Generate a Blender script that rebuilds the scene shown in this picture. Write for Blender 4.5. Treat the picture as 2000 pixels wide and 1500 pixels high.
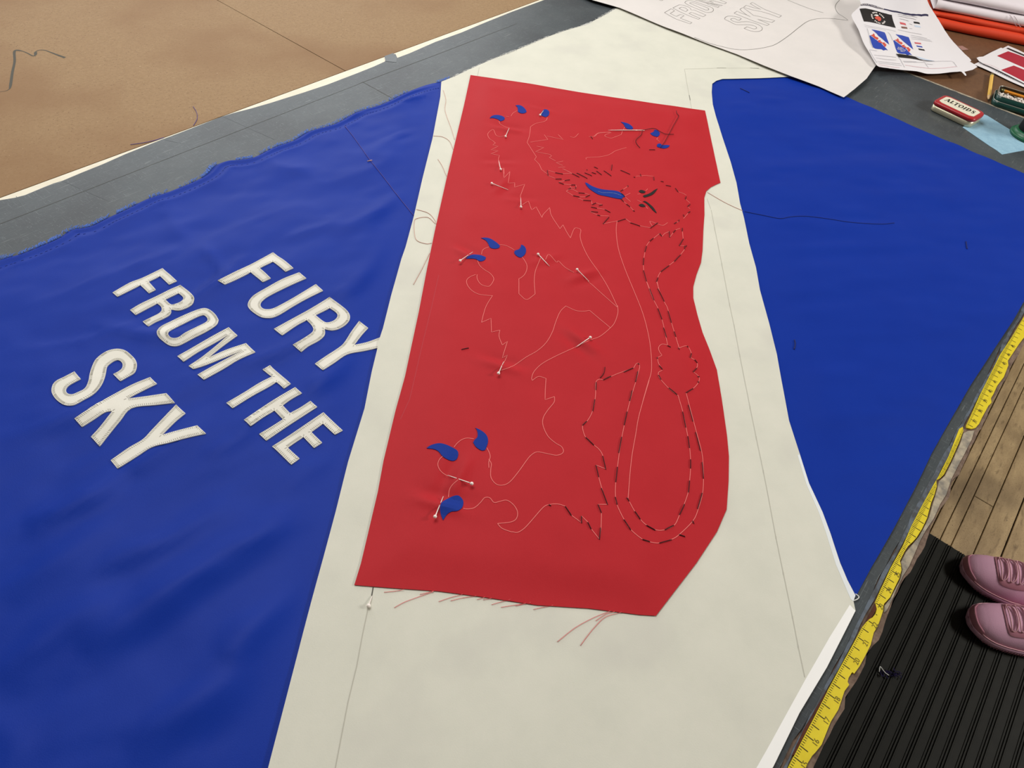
import bpy, bmesh, math, random
import numpy as np
from mathutils import Vector, Matrix
from mathutils.geometry import delaunay_2d_cdt
random.seed(7)
C = bpy.context.scene.collection
for o in list(bpy.data.objects): bpy.data.objects.remove(o)

# ------------------------------------------------------------------ camera, world, lights, exposure
H = 0.83                       # height of the table top above the floor
CAMH = 0.687                   # lens above the table top
FPX = 1414.41                  # focal length for a 2000 px wide frame
V1, V2 = (2613.0, -572.26), (-1912.45, -1289.87)   # vanishing points of the two table directions
def _n(v): return v/np.linalg.norm(v)
_X = _n(np.array([V1[0]-1000, V1[1]-750, FPX]))
_Y = -np.array([V2[0]-1000, V2[1]-750, FPX]); _Y = _n(_Y-_X*(_X@_Y))
_Z = np.cross(_X, _Y)
CAM = np.array([0, 0, H+CAMH])
cam = bpy.data.objects.new('camera', bpy.data.cameras.new('camera')); C.objects.link(cam)
cam.data.sensor_width = 36; cam.data.lens = FPX/2000*36; cam.data.clip_start = 0.01
cam.matrix_world = Matrix(((_X[0], -_X[1], -_X[2], 0), (-_Y[0], _Y[1], _Y[2], 0), (-_Z[0], _Z[1], _Z[2], CAM[2]), (0, 0, 0, 1)))
bpy.context.scene.camera = cam
sc = bpy.context.scene
sc.view_settings.view_transform = 'Standard'; sc.view_settings.look = 'None'
sc.view_settings.gamma = 1; sc.view_settings.use_curve_mapping = False
sc.view_settings.exposure = 0.12
w = bpy.data.worlds.new('room_air'); sc.world = w; w.use_nodes = True
w.node_tree.nodes['Background'].inputs[0].default_value = (0.80, 0.86, 0.95, 1)
w.node_tree.nodes['Background'].inputs[1].default_value = 1.0
def area(name, loc, aim, sx, sy, power, col):
    l = bpy.data.lights.new(name, 'AREA'); l.shape = 'RECTANGLE'; l.size = sx; l.size_y = sy; l.energy = power; l.color = col
    o = bpy.data.objects.new(name, l); C.objects.link(o); o.location = loc
    o.rotation_euler = (Vector(aim)-Vector(loc)).to_track_quat('-Z', 'Y').to_euler()
area('window_light', (2.3, 3.55, 2.1), (1.2, 0.6, H), 3.4, 1.3, 34, (0.98, 0.98, 0.98))
area('ceiling_lamp_row', (0.95, 1.5, 3.08), (0.9, 1.3, 0), 2.2, 1.2, 50, (1.0, 0.985, 0.955))
area('shoe_fill_light', (2.4, -2.0, 2.3), (1.65, -.7, 0), 1.0, 0.4, 56, (1.0, 0.97, 0.92))  # fill light added below the ceiling to brighten the shoes and floor

# ------------------------------------------------------------------ helpers
def T(px, py, z=H):
    """point of the photograph (2000x1500) on the horizontal plane at height z"""
    d = np.array([px-1000, py-750, FPX]); v = np.array([d@_X, -(d@_Y), -(d@_Z)])
    t = (z-CAM[2])/v[2]; return np.array([v[0]*t, v[1]*t, z])
CR = dict(P=(0, 0, 1), A=(850, 150, .3), B=(650, 450, .3), Cc=(1000, 400, .25), D=(1000, 700, .266667), E=(650, 800, .333333),
          Z1=(940, 190, .1), Z2=(1130, 200, .11), Z3=(1060, 300, .1), Z4=(1200, 320, .1), Z5=(1220, 430, .09), Z6=(880, 440, .1),
          Z7=(820, 820, .14663), K1=(400, 480, .18), K2=(210, 510, .16), K3=(90, 670, .17), K4=(430, 690, .1533),
          G1=(1280, 0, .08), G2=(1400, 0, .07), G3=(1280, 0, .2), T1=(0, 0, .35), T2=(500, 0, .35), T3=(1150, 0, .3), Q5=(1900, 70, .1),
          Q6=(1800, 70, .16667), Q7=(1680, 60, .11), Q3=(1660, 0, .07), Q4=(1780, 0, .11), R5=(1700, 600, 1/3), R4=(1400, 1050, .3),
          R8=(1350, 350, .43333), S7=(0, 900, .4), S0=(0, 60, .1), R9=(1500, 1100, .26667))
def pts(crop, s):
    ox, oy, k = CR[crop]; a = np.array(s, float).reshape(-1, 2); return a*k+np.array([ox, oy])
def smooth(p, n=6, closed=False):
    p = np.asarray(p, float)
    if len(p) < 3: return p
    q = np.vstack([p[-1:], p, p[:2]]) if closed else np.vstack([2*p[0]-p[1], p, 2*p[-1]-p[-2]])
    out = []
    for i in range(len(p) if closed else len(p)-1):
        a, b, c, d = q[i:i+4]
        for t in np.arange(n)/n:
            out.append(.5*((2*b)+(c-a)*t+(2*a-5*b+4*c-d)*t*t+(3*b-a-3*c+d)*t**3))
    if not closed: out.append(p[-1])
    return np.array(out)
def dens(p, step, closed=False):
    p = np.asarray(p, float); out = []
    n = len(p) if closed else len(p)-1
    for i in range(n):
        a, b = p[i], p[(i+1) % len(p)]; k = max(1, int(np.ceil(np.linalg.norm(b-a)/step)))
        for j in range(k): out.append(a+(b-a)*j/k)
    if not closed: out.append(p[-1])
    return np.array(out)
def inside(poly, q):
    x, y = q[:, 0], q[:, 1]; r = np.zeros(len(q), bool); n = len(poly)
    for i in range(n):
        x1, y1 = poly[i]; x2, y2 = poly[(i+1) % n]
        if y1 == y2: continue
        c = ((y1 > y) != (y2 > y)) & (x < (x2-x1)*(y-y1)/(y2-y1)+x1); r ^= c
    return r
def dist(poly, q, closed=True):
    d = np.full(len(q), 1e9); n = len(poly)
    for i in range(n if closed else n-1):
        a, b = poly[i], poly[(i+1) % n]; e = b-a; L = e@e
        if L < 1e-14: continue
        t = np.clip(((q-a)@e)/L, 0, 1)
        d = np.minimum(d, np.hypot(*(q-a-t[:, None]*e).T))
    return d
def vn(x, y, seed=0):
    xi, yi = np.floor(x), np.floor(y); fx, fy = x-xi, y-yi
    fx = fx*fx*fx*(fx*(fx*6-15)+10); fy = fy*fy*fy*(fy*(fy*6-15)+10)
    def h(a, b):
        v = np.sin(a*127.1+b*311.7+seed*74.7)*43758.5453; return v-np.floor(v)
    return ((h(xi, yi)*(1-fx)+h(xi+1, yi)*fx)*(1-fy)+(h(xi, yi+1)*(1-fx)+h(xi+1, yi+1)*fx)*fy)*2-1
def sstep(a, b, x):
    t = np.clip((x-a)/(b-a), 0, 1); return t*t*(3-2*t)
def idw(ctrl):
    c = np.array([[*T(a, b, H+dz)[:2], dz] for a, b, dz in ctrl])
    n = len(c); r = np.sqrt((c[:, None, 0]-c[None, :, 0])**2+(c[:, None, 1]-c[None, :, 1])**2+9e-4)
    A = np.zeros((n+1, n+1)); A[:n, :n] = r+np.eye(n)*-.004; A[:n, n] = A[n, :n] = 1
    wt = np.linalg.solve(A, np.r_[c[:, 2], 0]); lo, hi = c[:, 2].min()*.8, c[:, 2].max()*1.1
    def f(x, y):
        x = np.atleast_1d(x); y = np.atleast_1d(y)
        rr_ = np.sqrt((x[:, None]-c[:, 0])**2+(y[:, None]-c[:, 1])**2+9e-4)
        return np.clip(rr_@wt[:n]+wt[n], lo, hi)
    return f
def onto(p, zf):
    """photo points onto the surface z = zf(x, y): where each sight line first meets it"""
    p = np.asarray(p, float)
    def gap(z):
        q = np.array([T(a[0], a[1], zz) for a, zz in zip(p, z)]); return z-zf(q[:, 0], q[:, 1])
    hi = np.full(len(p), H+.10); lo = np.full(len(p), H-.002); done = np.zeros(len(p), bool)
    for zt_ in (.06, .03, .015, .007, -.002):
        g_ = gap(np.full(len(p), H+zt_)) > 0; up_ = g_ & ~done; hi[up_] = H+zt_; new = ~g_ & ~done; lo[new] = H+zt_; done |= new
    for _ in range(14):
        m = (hi+lo)/2; g_ = gap(m) > 0; hi = np.where(g_, m, hi); lo = np.where(g_, lo, m)
    m = (hi+lo)/2; q = np.array([T(a[0], a[1], zz) for a, zz in zip(p, m)]); q[:, 2] = zf(q[:, 0], q[:, 1]); return q

MATS = {}
def mat(name, col, rough=.6, spec=.5, var=0., vscale=60., col2=None, bump=0., bscale=400., metal=0., sheen=0., stretch=None, mask=None):
    m = bpy.data.materials.new(name); m.use_nodes = True; nt = m.node_tree; b = nt.nodes['Principled BSDF']
    def lin(c): return tuple(((v/255)/12.92 if v/255 <= .04045 else ((v/255+.055)/1.055)**2.4) for v in c)+(1,)
    b.inputs['Base Color'].default_value = lin(col); b.inputs['Roughness'].default_value = rough
    b.inputs['Specular IOR Level'].default_value = spec; b.inputs['Metallic'].default_value = metal
    if sheen: b.inputs['Sheen Weight'].default_value = sheen
    tc = nt.nodes.new('ShaderNodeTexCoord'); mp = nt.nodes.new('ShaderNodeMapping'); nt.links.new(tc.outputs['Object'], mp.inputs[0])
    if stretch: mp.inputs['Scale'].default_value = stretch
    if col2 is not None:
        n = nt.nodes.new('ShaderNodeTexNoise'); n.inputs['Scale'].default_value = vscale; n.inputs['Detail'].default_value = 6
        n.inputs['Roughness'].default_value = .65
        nt.links.new(mp.outputs[0], n.inputs[0]); r = nt.nodes.new('ShaderNodeValToRGB')
        lo, hi = mask or (.5-var, .5+var)
        r.color_ramp.elements[0].position = lo; r.color_ramp.elements[1].position = hi
        r.color_ramp.elements[0].color = lin(col); r.color_ramp.elements[1].color = lin(col2)
        nt.links.new(n.outputs['Fac'], r.inputs[0]); nt.links.new(r.outputs[0], b.inputs['Base Color'])
    if bump:
        n2 = nt.nodes.new('ShaderNodeTexNoise'); n2.inputs['Scale'].default_value = bscale; n2.inputs['Detail'].default_value = 4
        nt.links.new(mp.outputs[0], n2.inputs[0])
        bp = nt.nodes.new('ShaderNodeBump'); bp.inputs['Strength'].default_value = bump; bp.inputs['Distance'].default_value = .001
        nt.links.new(n2.outputs['Fac'], bp.inputs['Height']); nt.links.new(bp.outputs[0], b.inputs['Normal'])
    MATS[name] = m; return m
def add_layer(m, col, vscale, lo, hi, stretch=(1, 1, 1), rot=0., voro=False):
    """a second noise layer mixed over a material's colour (specks, scratches, stains)"""
    nt = m.node_tree; b = nt.nodes['Principled BSDF']
    def lin(c): return tuple(((v/255)/12.92 if v/255 <= .04045 else ((v/255+.055)/1.055)**2.4) for v in c)+(1,)
    tc = nt.nodes.new('ShaderNodeTexCoord'); mp = nt.nodes.new('ShaderNodeMapping'); nt.links.new(tc.outputs['Object'], mp.inputs[0])
    mp.inputs['Scale'].default_value = stretch; mp.inputs['Rotation'].default_value = (0, 0, rot)
    n = nt.nodes.new('ShaderNodeTexNoise'); n.inputs['Scale'].default_value = vscale; n.inputs['Detail'].default_value = 3
    nt.links.new(mp.outputs[0], n.inputs[0]); r = nt.nodes.new('ShaderNodeValToRGB')
    r.color_ramp.elements[0].position = lo; r.color_ramp.elements[1].position = hi
    r.color_ramp.elements[0].color = (0, 0, 0, 1); r.color_ramp.elements[1].color = (1, 1, 1, 1)
    nt.links.new(n.outputs['Fac'], r.inputs[0])
    mx = nt.nodes.new('ShaderNodeMix'); mx.data_type = 'RGBA'
    nt.links.new(r.outputs[0], mx.inputs['Factor'])
    src = b.inputs['Base Color']
    if src.is_linked: nt.links.new(src.links[0].from_socket, mx.inputs['A'])
    else: mx.inputs['A'].default_value = src.default_value
    mx.inputs['B'].default_value = lin(col); nt.links.new(mx.outputs['Result'], src)

def tag(o, label=None, cat=None, group=None, kind=None):
    if label: o['label'] = label
    if cat: o['category'] = cat
    if group: o['group'] = group
    if kind: o['kind'] = kind
    return o
def wloc(o):
    v = Vector((0, 0, 0))
    while o is not None: v += Vector(o.location); o = o.parent
    return v
def obj(name, V, F, m, parent=None, loc=None, shade=True):
    V = np.asarray(V, float)
    if parent is not None: o0 = np.array(wloc(parent))
    elif loc is not None: o0 = np.array(loc, float)
    else: o0 = np.array([*V.mean(0)[:2], V[:, 2].min()])
    me = bpy.data.meshes.new(name); me.from_pydata((V-o0).tolist(), [], [tuple(int(i) for i in f) for f in F])
    me.validate(); me.update()
    if shade: me.polygons.foreach_set('use_smooth', [True]*len(me.polygons))
    me.materials.append(m)
    o = bpy.data.objects.new(name, me); C.objects.link(o)
    if parent is not None: o.parent = parent
    else: o.location = o0
    return o
def empty(name, loc):
    o = bpy.data.objects.new(name, None); o.empty_display_size = .05; C.objects.link(o); o.location = loc; return o
def tri_poly(outline, spacing=None, hole=None, extra=None):
    """triangles of an outline (world xy), with a jittered inner grid when spacing is given"""
    loops = [np.asarray(outline, float)] + ([np.asarray(hole, float)] if hole is not None else [])
    P = np.vstack(loops); edges = []; k = 0
    for l in loops:
        edges += [(k+i, k+(i+1) % len(l)) for i in range(len(l))]; k += len(l)
    if spacing:
        lo, hi = loops[0].min(0), loops[0].max(0)
        gx, gy = np.meshgrid(np.arange(lo[0], hi[0], spacing), np.arange(lo[1], hi[1], spacing*.866))
        gx = gx+(np.arange(gx.shape[0]) % 2)[:, None]*spacing*.5
        q = np.c_[gx.ravel(), gy.ravel()]; q = q[inside(loops[0], q)]
        for l in loops: q = q[dist(l, q) > spacing*.45]
        if hole is not None: q = q[~inside(loops[1], q)]
        if extra is not None:      # denser points where the surface needs them
            ex = extra[inside(loops[0], extra)]; ex = ex[dist(loops[0], ex) > .0012]; kd = {}
            for p in ex: kd.setdefault((round(p[0]/.008), round(p[1]/.008)), p)
            near = np.array([not any((round(p[0]/.008)+i, round(p[1]/.008)+j) in kd for i in (0,) for j in (0,)) for p in q]); q = np.vstack([q[near], ex])
        P = np.vstack([P, q])
    r = delaunay_2d_cdt([Vector(p) for p in P], edges, [list(range(len(loops[0])))], 1, 1e-7)
    V = np.array([list(v) for v in r[0]]); F = [list(f) for f in r[2]]
    if hole is not None:
        cc = np.array([V[f].mean(0) for f in F]); keep = ~inside(loops[1], cc); F = [f for f, k2 in zip(F, keep) if k2]
    G = []
    for f in F:
        a, b, c = V[f[0]], V[f[1]], V[f[2]]
        G.append(f if (b[0]-a[0])*(c[1]-a[1])-(b[1]-a[1])*(c[0]-a[0]) > 0 else f[::-1])
    return V, G
def cloth(V2, F, zf, thick):
    z = zf(V2[:, 0], V2[:, 1]); V = np.c_[V2, z]; cnt = {}
    for f in F:
        for i in range(3):
            a, b = f[i], f[(i+1) % 3]; cnt[(a, b)] = 1
    rim = [(a, b) for (a, b) in cnt if (b, a) not in cnt]
    idx = {}; extra = []           # the rim has vertices of its own, so that the top shades flat up to the edge
    for a, b in rim:
        for i in (a, b):
            if i not in idx: idx[i] = len(V)+len(extra); extra += [V[i], V[i]-[0, 0, thick]]
    F2 = list(F)+[(idx[b], idx[a], idx[a]+1, idx[b]+1) for a, b in rim]
    return np.vstack([V, np.array(extra)]), F2
def piece(name, outline_xy, zf, m, parent=None, thick=.0004, spacing=None, hole=None, loc=None, shade=False):
    V2, F = tri_poly(outline_xy, spacing, hole); V, F = cloth(V2, F, zf, thick)
    return obj(name, V, F, m, parent, loc, shade)
def flat(z): return lambda x, y: np.full(len(np.atleast_1d(x)), z)
def tubeVF(P, r, k=5, taper=None):
    P = np.asarray(P, float); n = len(P); V = []; F = []
    for i in range(n):
        t = P[min(i+1, n-1)]-P[max(i-1, 0)]; t = t/(np.linalg.norm(t)+1e-12)
        u = np.cross(t, [0, 0, 1.]);
        if np.linalg.norm(u) < 1e-3: u = np.cross(t, [0, 1., 0])
        u = u/np.linalg.norm(u); v = np.cross(u, t); rr = r*(taper[i] if taper is not None else 1)
        for j in range(k):
            a = 2*math.pi*j/k+math.pi/4; V.append(P[i]+rr*(u*math.cos(a)+v*math.sin(a)))
    for i in range(n-1):
        for j in range(k): F.append((i*k+j, i*k+(j+1) % k, (i+1)*k+(j+1) % k, (i+1)*k+j))
    F.append(tuple(range(k))[::-1]); F.append(tuple((n-1)*k+j for j in range(k)))
    return np.array(V), F
class MB:
    def __init__(s): s.V = []; s.F = []; s.n = 0
    def add(s, V, F):
        s.V.append(np.asarray(V, float)); s.F += [tuple(i+s.n for i in f) for f in F]; s.n += len(V); return s
    def tube(s, P, r, k=4): return s.add(*tubeVF(P, r, k))
    def box(s, lo, hi):
        x0, y0, z0 = lo; x1, y1, z1 = hi
        return s.add([(x0, y0, z0), (x1, y0, z0), (x1, y1, z0), (x0, y1, z0), (x0, y0, z1), (x1, y0, z1), (x1, y1, z1), (x0, y1, z1)],
                     [(3, 2, 1, 0), (4, 5, 6, 7), (0, 1, 5, 4), (1, 2, 6, 5), (2, 3, 7, 6), (3, 0, 4, 7)])
    def build(s, name, m, parent=None, loc=None, shade=True): return obj(name, np.vstack(s.V), s.F, m, parent, loc, shade)
def line_on(p, zf, off, step=.004):
    """photo polyline draped on a surface, lifted by off"""
    q = onto(p, zf)[:, :2]; q = dens(q, step); return np.c_[q, zf(q[:, 0], q[:, 1])+off]
def ribbonVF(P, wd):
    P = np.asarray(P, float); n = len(P); V = []; wd = np.broadcast_to(wd, (n,))
    for i in range(n):
        t = P[min(i+1, n-1)]-P[max(i-1, 0)]; u = np.array([-t[1], t[0], 0]); u = u/(np.linalg.norm(u)+1e-12)*wd[i]/2
        V += [P[i]-u, P[i]+u]
    return np.array(V), [(2*i, 2*i+2, 2*i+3, 2*i+1) for i in range(n-1)]

# ------------------------------------------------------------------ materials
blue = mat('royal_blue_nylon', (13, 47, 146), .5, .1, col2=(16, 51, 152), var=.25, vscale=9, bump=.10, bscale=900)
cream = mat('cream_white_nylon', (217, 215.5, 202), .75, .15, col2=(209, 208.5, 195), var=.2, vscale=14, bump=.08, bscale=700)
red = mat('scarlet_nylon', (176, 32, 40), .65, .16, col2=(182, 36, 44), var=.25, vscale=12, bump=.08, bscale=900)
add_layer(cream, (206, 204, 193), 7, .56, .74)
letter_m = mat('letter_white_nylon', (226, 223, 212), .7, .25, bump=.1, bscale=900)
applique = mat('applique_blue', (22, 52, 142), .65, .12, bump=.08, bscale=900)
black_cloth = mat('black_cloth', (26, 23, 22), .7, .3)
zig = mat('zigzag_thread', (158, 154, 140), .7, .3)
chalk = mat('pink_outline_thread', (228, 116, 112), .8, .2)
dark_red = mat('black_basting_thread', (58, 8, 16), .7, .3)
white_line = mat('pale_thread', (150, 175, 215), .8, .2)
pencil_m = mat('pencil_mark', (186, 183, 170), .9, .1)
pencil_k = mat('pencil_mark_dark', (92, 90, 84), .9, .1)
red_thread = mat('red_loose_thread', (226, 96, 98), .7, .3)
pink_thread = mat('pale_red_loose_thread', (208, 160, 146), .7, .3)
blue_thread = mat('dark_blue_thread', (24, 34, 98), .7, .3)
purple_thread = mat('violet_blue_thread', (92, 74, 140), .7, .3)
fray_m = mat('frayed_blue_thread', (84, 122, 206), .7, .3)
fray_w = mat('frayed_white_thread', (228, 228, 224), .7, .3)
hem_thread = mat('hem_stitch_thread', (20, 36, 112), .7, .2)
steel = mat('pin_steel', (236, 226, 218), .3, .6, metal=.25)
pearl = mat('pin_head_white', (250, 240, 232), .25, .5)
lino = mat('slate_lino', (62, 69, 73), .42, .4, col2=(73, 79, 82), var=.2, vscale=22, bump=.06, bscale=260)
add_layer(lino, (126, 132, 132), 26, .66, .78, (1, 22, 1), .35)
add_layer(lino, (112, 120, 122), 30, .68, .8, (24, 1, 1), .2)
add_layer(lino, (54, 58, 62), 6, .48, .72)
add_layer(lino, (118, 126, 130), 70, .63, .76, (1, 26, 1), .9)
add_layer(lino, (116, 124, 128), 60, .64, .77, (20, 1, 1), .5)
add_layer(lino, (140, 146, 146), 420, .7, .78)
hard = mat('tan_hardboard', (141, 113, 80), .6, .15, col2=(155, 127, 93), var=.22, vscale=160, bump=.12, bscale=600)
add_layer(hard, (112, 84, 58), 330, .62, .72)
add_layer(hard, (186, 160, 126), 300, .69, .77, (1, .6, 1))
add_layer(hard, (134, 102, 70), 4, .45, .7)
brown = mat('dark_brown_hardboard', (96, 66, 44), .5, .4, col2=(112, 80, 54), var=.22, vscale=120, bump=.1, bscale=500)
add_layer(brown, (70, 46, 30), 200, .64, .75)
add_layer(brown, (150, 120, 84), 90, .71, .76, (5, 1, 1), .4)
edge_wood = mat('rough_board_edge', (96, 78, 68), .85, .2, col2=(132, 112, 98), var=.15, vscale=90, bump=.4, bscale=200)
white_edge = mat('white_edge_band', (232, 226, 208), .55, .4, col2=(220, 212, 190), var=.2, vscale=30)
tape_m = mat('yellow_tape', (226, 206, 44), .45, .4, col2=(212, 190, 34), var=.2, vscale=40)
add_layer(tape_m, (120, 84, 40), 60, .73, .78)
ink = mat('black_print', (34, 30, 24), .6, .3)
ink_soft = mat('faded_print', (104, 92, 30), .6, .3)
residue_m = mat('glue_residue', (176, 164, 142), .8, .2, col2=(128, 122, 112), var=.12, vscale=70, bump=.3, bscale=200)
worn_m = mat('worn_blue_paint', (92, 102, 114), .6, .4, col2=(66, 68, 72), var=.1, vscale=70)
rust_m = mat('bare_brown_board', (92, 52, 36), .8, .2, col2=(70, 40, 30), var=.15, vscale=80)
tape_clear = mat('grey_tape', (86, 92, 95), .4, .4, col2=(76, 82, 86), var=.2, vscale=60)
paper = mat('pattern_paper', (222, 216, 212), .8, .15, col2=(215, 210, 206), var=.2, vscale=10, bump=.1, bscale=120)
print_paper = mat('printer_paper', (224, 220, 222), .75, .2)
p_navy = mat('print_navy', (42, 38, 72), .6, .3); p_black = mat('print_black', (34, 30, 30), .6, .3)
p_blue = mat('print_blue', (44, 70, 168), .6, .3); p_red = mat('print_red', (206, 84, 66), .6, .3)
p_crim = mat('print_crimson', (170, 34, 54), .5, .3); p_grey = mat('print_grey', (168, 166, 170), .7, .2)
p_pink = mat('print_pink', (205, 96, 100), .6, .3); p_brown = mat('print_brown', (128, 94, 84), .6, .3)
p_lblue = mat('print_pale_blue', (196, 210, 228), .6, .3); p_cream = mat('print_white', (234, 226, 220), .6, .3)
p_pinkline = mat('print_pink_line', (222, 176, 182), .7, .2)
orange = mat('orange_fabric', (214, 66, 34), .6, .3, bump=.1, bscale=300)
white_fab = mat('white_fabric', (226, 218, 222), .8, .15, bump=.1, bscale=200)
seam_m = mat('seam_thread', (186, 172, 178), .8, .2)  # seam lines, a little darker than the white fabric
tin_red = mat('tin_red_enamel', (172, 32, 40), .3, .5); tin_cream = mat('tin_cream_enamel', (226, 220, 198), .35, .5)
tin_side = mat('tin_bare_metal', (206, 200, 172), .32, .5, metal=.55)
tin_green = mat('tin_green_enamel', (22, 66, 60), .3, .5); tin_rim = mat('tin_rim_metal', (206, 206, 196), .3, .5, metal=.7)
tin_in = mat('tin_inside', (62, 52, 40), .4, .5, metal=.5)
pencil_y = mat('pencil_yellow', (232, 186, 84), .4, .5); pencil_o = mat('pencil_orange', (214, 134, 32), .4, .5)
wood_tip = mat('pencil_wood', (222, 184, 136), .6, .3); lead = mat('pencil_lead', (40, 38, 38), .5, .4)
ferrule = mat('pencil_ferrule', (120, 116, 76), .35, .5, metal=.7)
chalk_blue = mat('pale_blue_card', (150, 188, 206), .65, .3, col2=(134, 172, 194), var=.15, vscale=60)
add_layer(chalk_blue, (90, 118, 140), 90, .66, .72, (6, 1, 1), .7)
spool_g = mat('spool_green', (22, 96, 62), .35, .5); spool_k = mat('spool_black_thread', (22, 22, 24), .7, .3)
scrap_m = mat('pink_scrap', (160, 122, 112), .5, .4)
rubber = mat('black_rubber', (28, 28, 25), .65, .15, col2=(35, 35, 31), var=.2, vscale=30, bump=.15, bscale=200)
plank_m = mat('worn_plank_wood', (150, 126, 90), .6, .4, col2=(190, 164, 122), var=.2, vscale=14, stretch=(.5, 2, 1), bump=.25, bscale=120)
add_layer(plank_m, (112, 91, 63), 33, .58, .78, (.6, 2, 1)); add_layer(plank_m, (96, 78, 56), 3.1, .5, .75); add_layer(plank_m, (28, 22, 17), 130, .70, .74, (.7, 1.5, 1)); add_layer(plank_m, (112, 92, 64), 260, .6, .66, (3, 1, 1), .5)
subfloor_m = mat('dark_subfloor', (26, 20, 15), .9, .2)
shoe_m = mat('pink_knit', (218, 168, 194), .65, .3, bump=.35, bscale=500); sole_m = mat('pink_sole', (212, 164, 190), .6, .35)
toe_m = mat('pink_rubber_toe', (178, 118, 134), .5, .4)
lace_m = mat('pink_lace', (216, 164, 172), .6, .3); shoe_in = mat('mauve_lining', (128, 84, 92), .8, .2)
lint_m = mat('violet_lint', (36, 30, 66), .9, .1)

# ------------------------------------------------------------------ floor, mat
fl = MB().box((-3, -3.2, -.05), (4.6, 3.7, -.004)).build('floor', subfloor_m, None, (0, 0, 0), False); tag(fl, kind='structure')
wall_m = mat('painted_wall', (206, 202, 192), .85, .2, col2=(198, 194, 184), var=.2, vscale=3); frame_m = mat('window_paint', (214, 212, 206), .6, .3)
for nme, lo, hi in (('wall_right', (4.6, -3.2, -.05), (4.7, 3.7, 3.2)), ('wall_left', (-3.1, -3.2, -.05), (-3, 3.7, 3.2)), ('wall_front', (-3, -3.3, -.05), (4.6, -3.2, 3.2)), ('ceiling', (-3, -3.2, 3.15), (4.6, 3.7, 3.2))):
    tag(MB().box(lo, hi).build(nme, wall_m, None, None, False), kind='structure')
wb = MB()
for lo, hi in (((-3, 3.7, -.05), (.4, 3.8, 3.2)), ((4.0, 3.7, -.05), (4.6, 3.8, 3.2)), ((.4, 3.7, -.05), (4.0, 3.8, 1.2)), ((.4, 3.7, 2.8), (4.0, 3.8, 3.2))): wb.box(lo, hi)
tag(wb.build('wall_back', wall_m, None, None, False), kind='structure')
wf = MB()
for x in (.4, 1.28, 2.18, 3.08, 3.94): wf.box((x, 3.72, 1.2), (x+.06, 3.78, 2.8))
for z in (1.2, 1.98, 2.74): wf.box((.4, 3.725, z), (4.0, 3.775, z+.06))
tag(wf.build('window_1', frame_m, None, None, False), kind='structure')
ys = [-.332, -.360, -.387, -.4395, -.497]
while ys[-1] > -1.6: ys.append(ys[-1]-.056)
ys = [-.332+.056*k for k in range(9, 0, -1)]+ys
ends = {-.387: [1.738, 2.9]}
rnd = random.Random(3)
for y1, y0 in zip(ys[:-1], ys[1:]):
    cuts = [-.9]+ends.get(y1, [rnd.uniform(-.3, .7), rnd.uniform(2.35, 3.1)])+[3.7]
    for xa, xb in zip(cuts[:-1], cuts[1:]):
        g = .0011 if y1 != -.497 else .0022
        if abs(y1+.360) < 1e-6: g = .0006
        V = []; zt = rnd.uniform(-.0006, .0006)
        x0, x1, b0, b1 = xa+.001, xb-.001, y0+g, y1-g; e = .0012
        for z, k in ((-.004, 0), (zt-.0012, 0), (zt, e)):
            V += [(x0+k, b0+k, z), (x1-k, b0+k, z), (x1-k, b1-k, z), (x0+k, b1-k, z)]
        F = [(8, 9, 10, 11)]+[(4*r+i, 4*r+(i+1) % 4, 4*r+4+(i+1) % 4, 4*r+4+i) for r in (0, 1) for i in range(4)]
        obj('plank', V, F, plank_m, fl, None, False)
prof = []; y = -.215
while y > -1.25:
    for dy, z in ((0, .0045), (.011, .0045), (.012, .0060), (.0145, .0060), (.0155, .0035), (.0165, .0035), (.0175, .0060), (.020, .0060), (.021, .0035),
                  (.022, .0035), (.023, .0060), (.0255, .0060), (.0265, .0045)):
        prof.append((y-dy, z))
    y -= .030
V = []; xs = (-1.0, 1.523)
for x in xs: V += [(x, a, b) for a, b in prof]+[(x, prof[-1][0], .0007), (x, prof[0][0], .0007)]
n = len(prof)+2
F = [(i, (i+1) % n, n+(i+1) % n, n+i) for i in range(n)]+[tuple(range(n))[::-1], tuple(range(n, 2*n))]
m_ = obj('floor_mat', V, F, rubber, None, (0.5, -.7, 0), False)
tag(m_, 'black ribbed rubber floor mat lying on the plank floor beside the table', 'mat')

# ------------------------------------------------------------------ tables
EDGE = -.150; BACK = 1.1145; XEND = 1.963
ZB = H-.0015
tb = empty('sewing_table', (.5, .45, 0)); tag(tb, 'long sewing table with grey lino top and yellow measuring tape on its front edge', 'table')
# board with a slightly ragged front edge
xs = np.linspace(-1.0, XEND+.002, 260); rg = np.random.RandomState(4)
yf = EDGE+.0022*vn(xs*38, xs*0, 3)+.0012*vn(xs*120, xs*0, 5)
top = [(x, y_, ZB) for x, y_ in zip(xs, yf)]+[(XEND+.002, BACK, ZB), (-1.0, BACK, ZB)]
out = np.array(top)[:, :2]
V2, F = tri_poly(out); V, F = cloth(V2, F, flat(ZB), .032)
nb = len(V); bot = np.c_[V2, np.full(len(V2), ZB-.032)]
F = list(F)+[tuple(i+nb for i in f[::-1]) for f in tri_poly(out)[1]]
obj('tabletop', np.vstack([V, bot]), F, edge_wood, tb, None, False)
wl = [(0, 391), (30, 386), (49, 381), (85, 366), (105, 358), (122, 353), (160, 337), (200, 321), (245, 301), (280, 287), (315, 273), (350, 260), (381, 248), (430, 229), (455, 221),
      (490, 212), (525, 202), (560, 191), (595, 180), (640, 165), (700, 142), (730, 130), (752, 120), (753, 113), (772, 105), (776, 113), (800, 104), (850, 82), (900, 64), (950, 43), (1000, 23), (1065, -1)]
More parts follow.
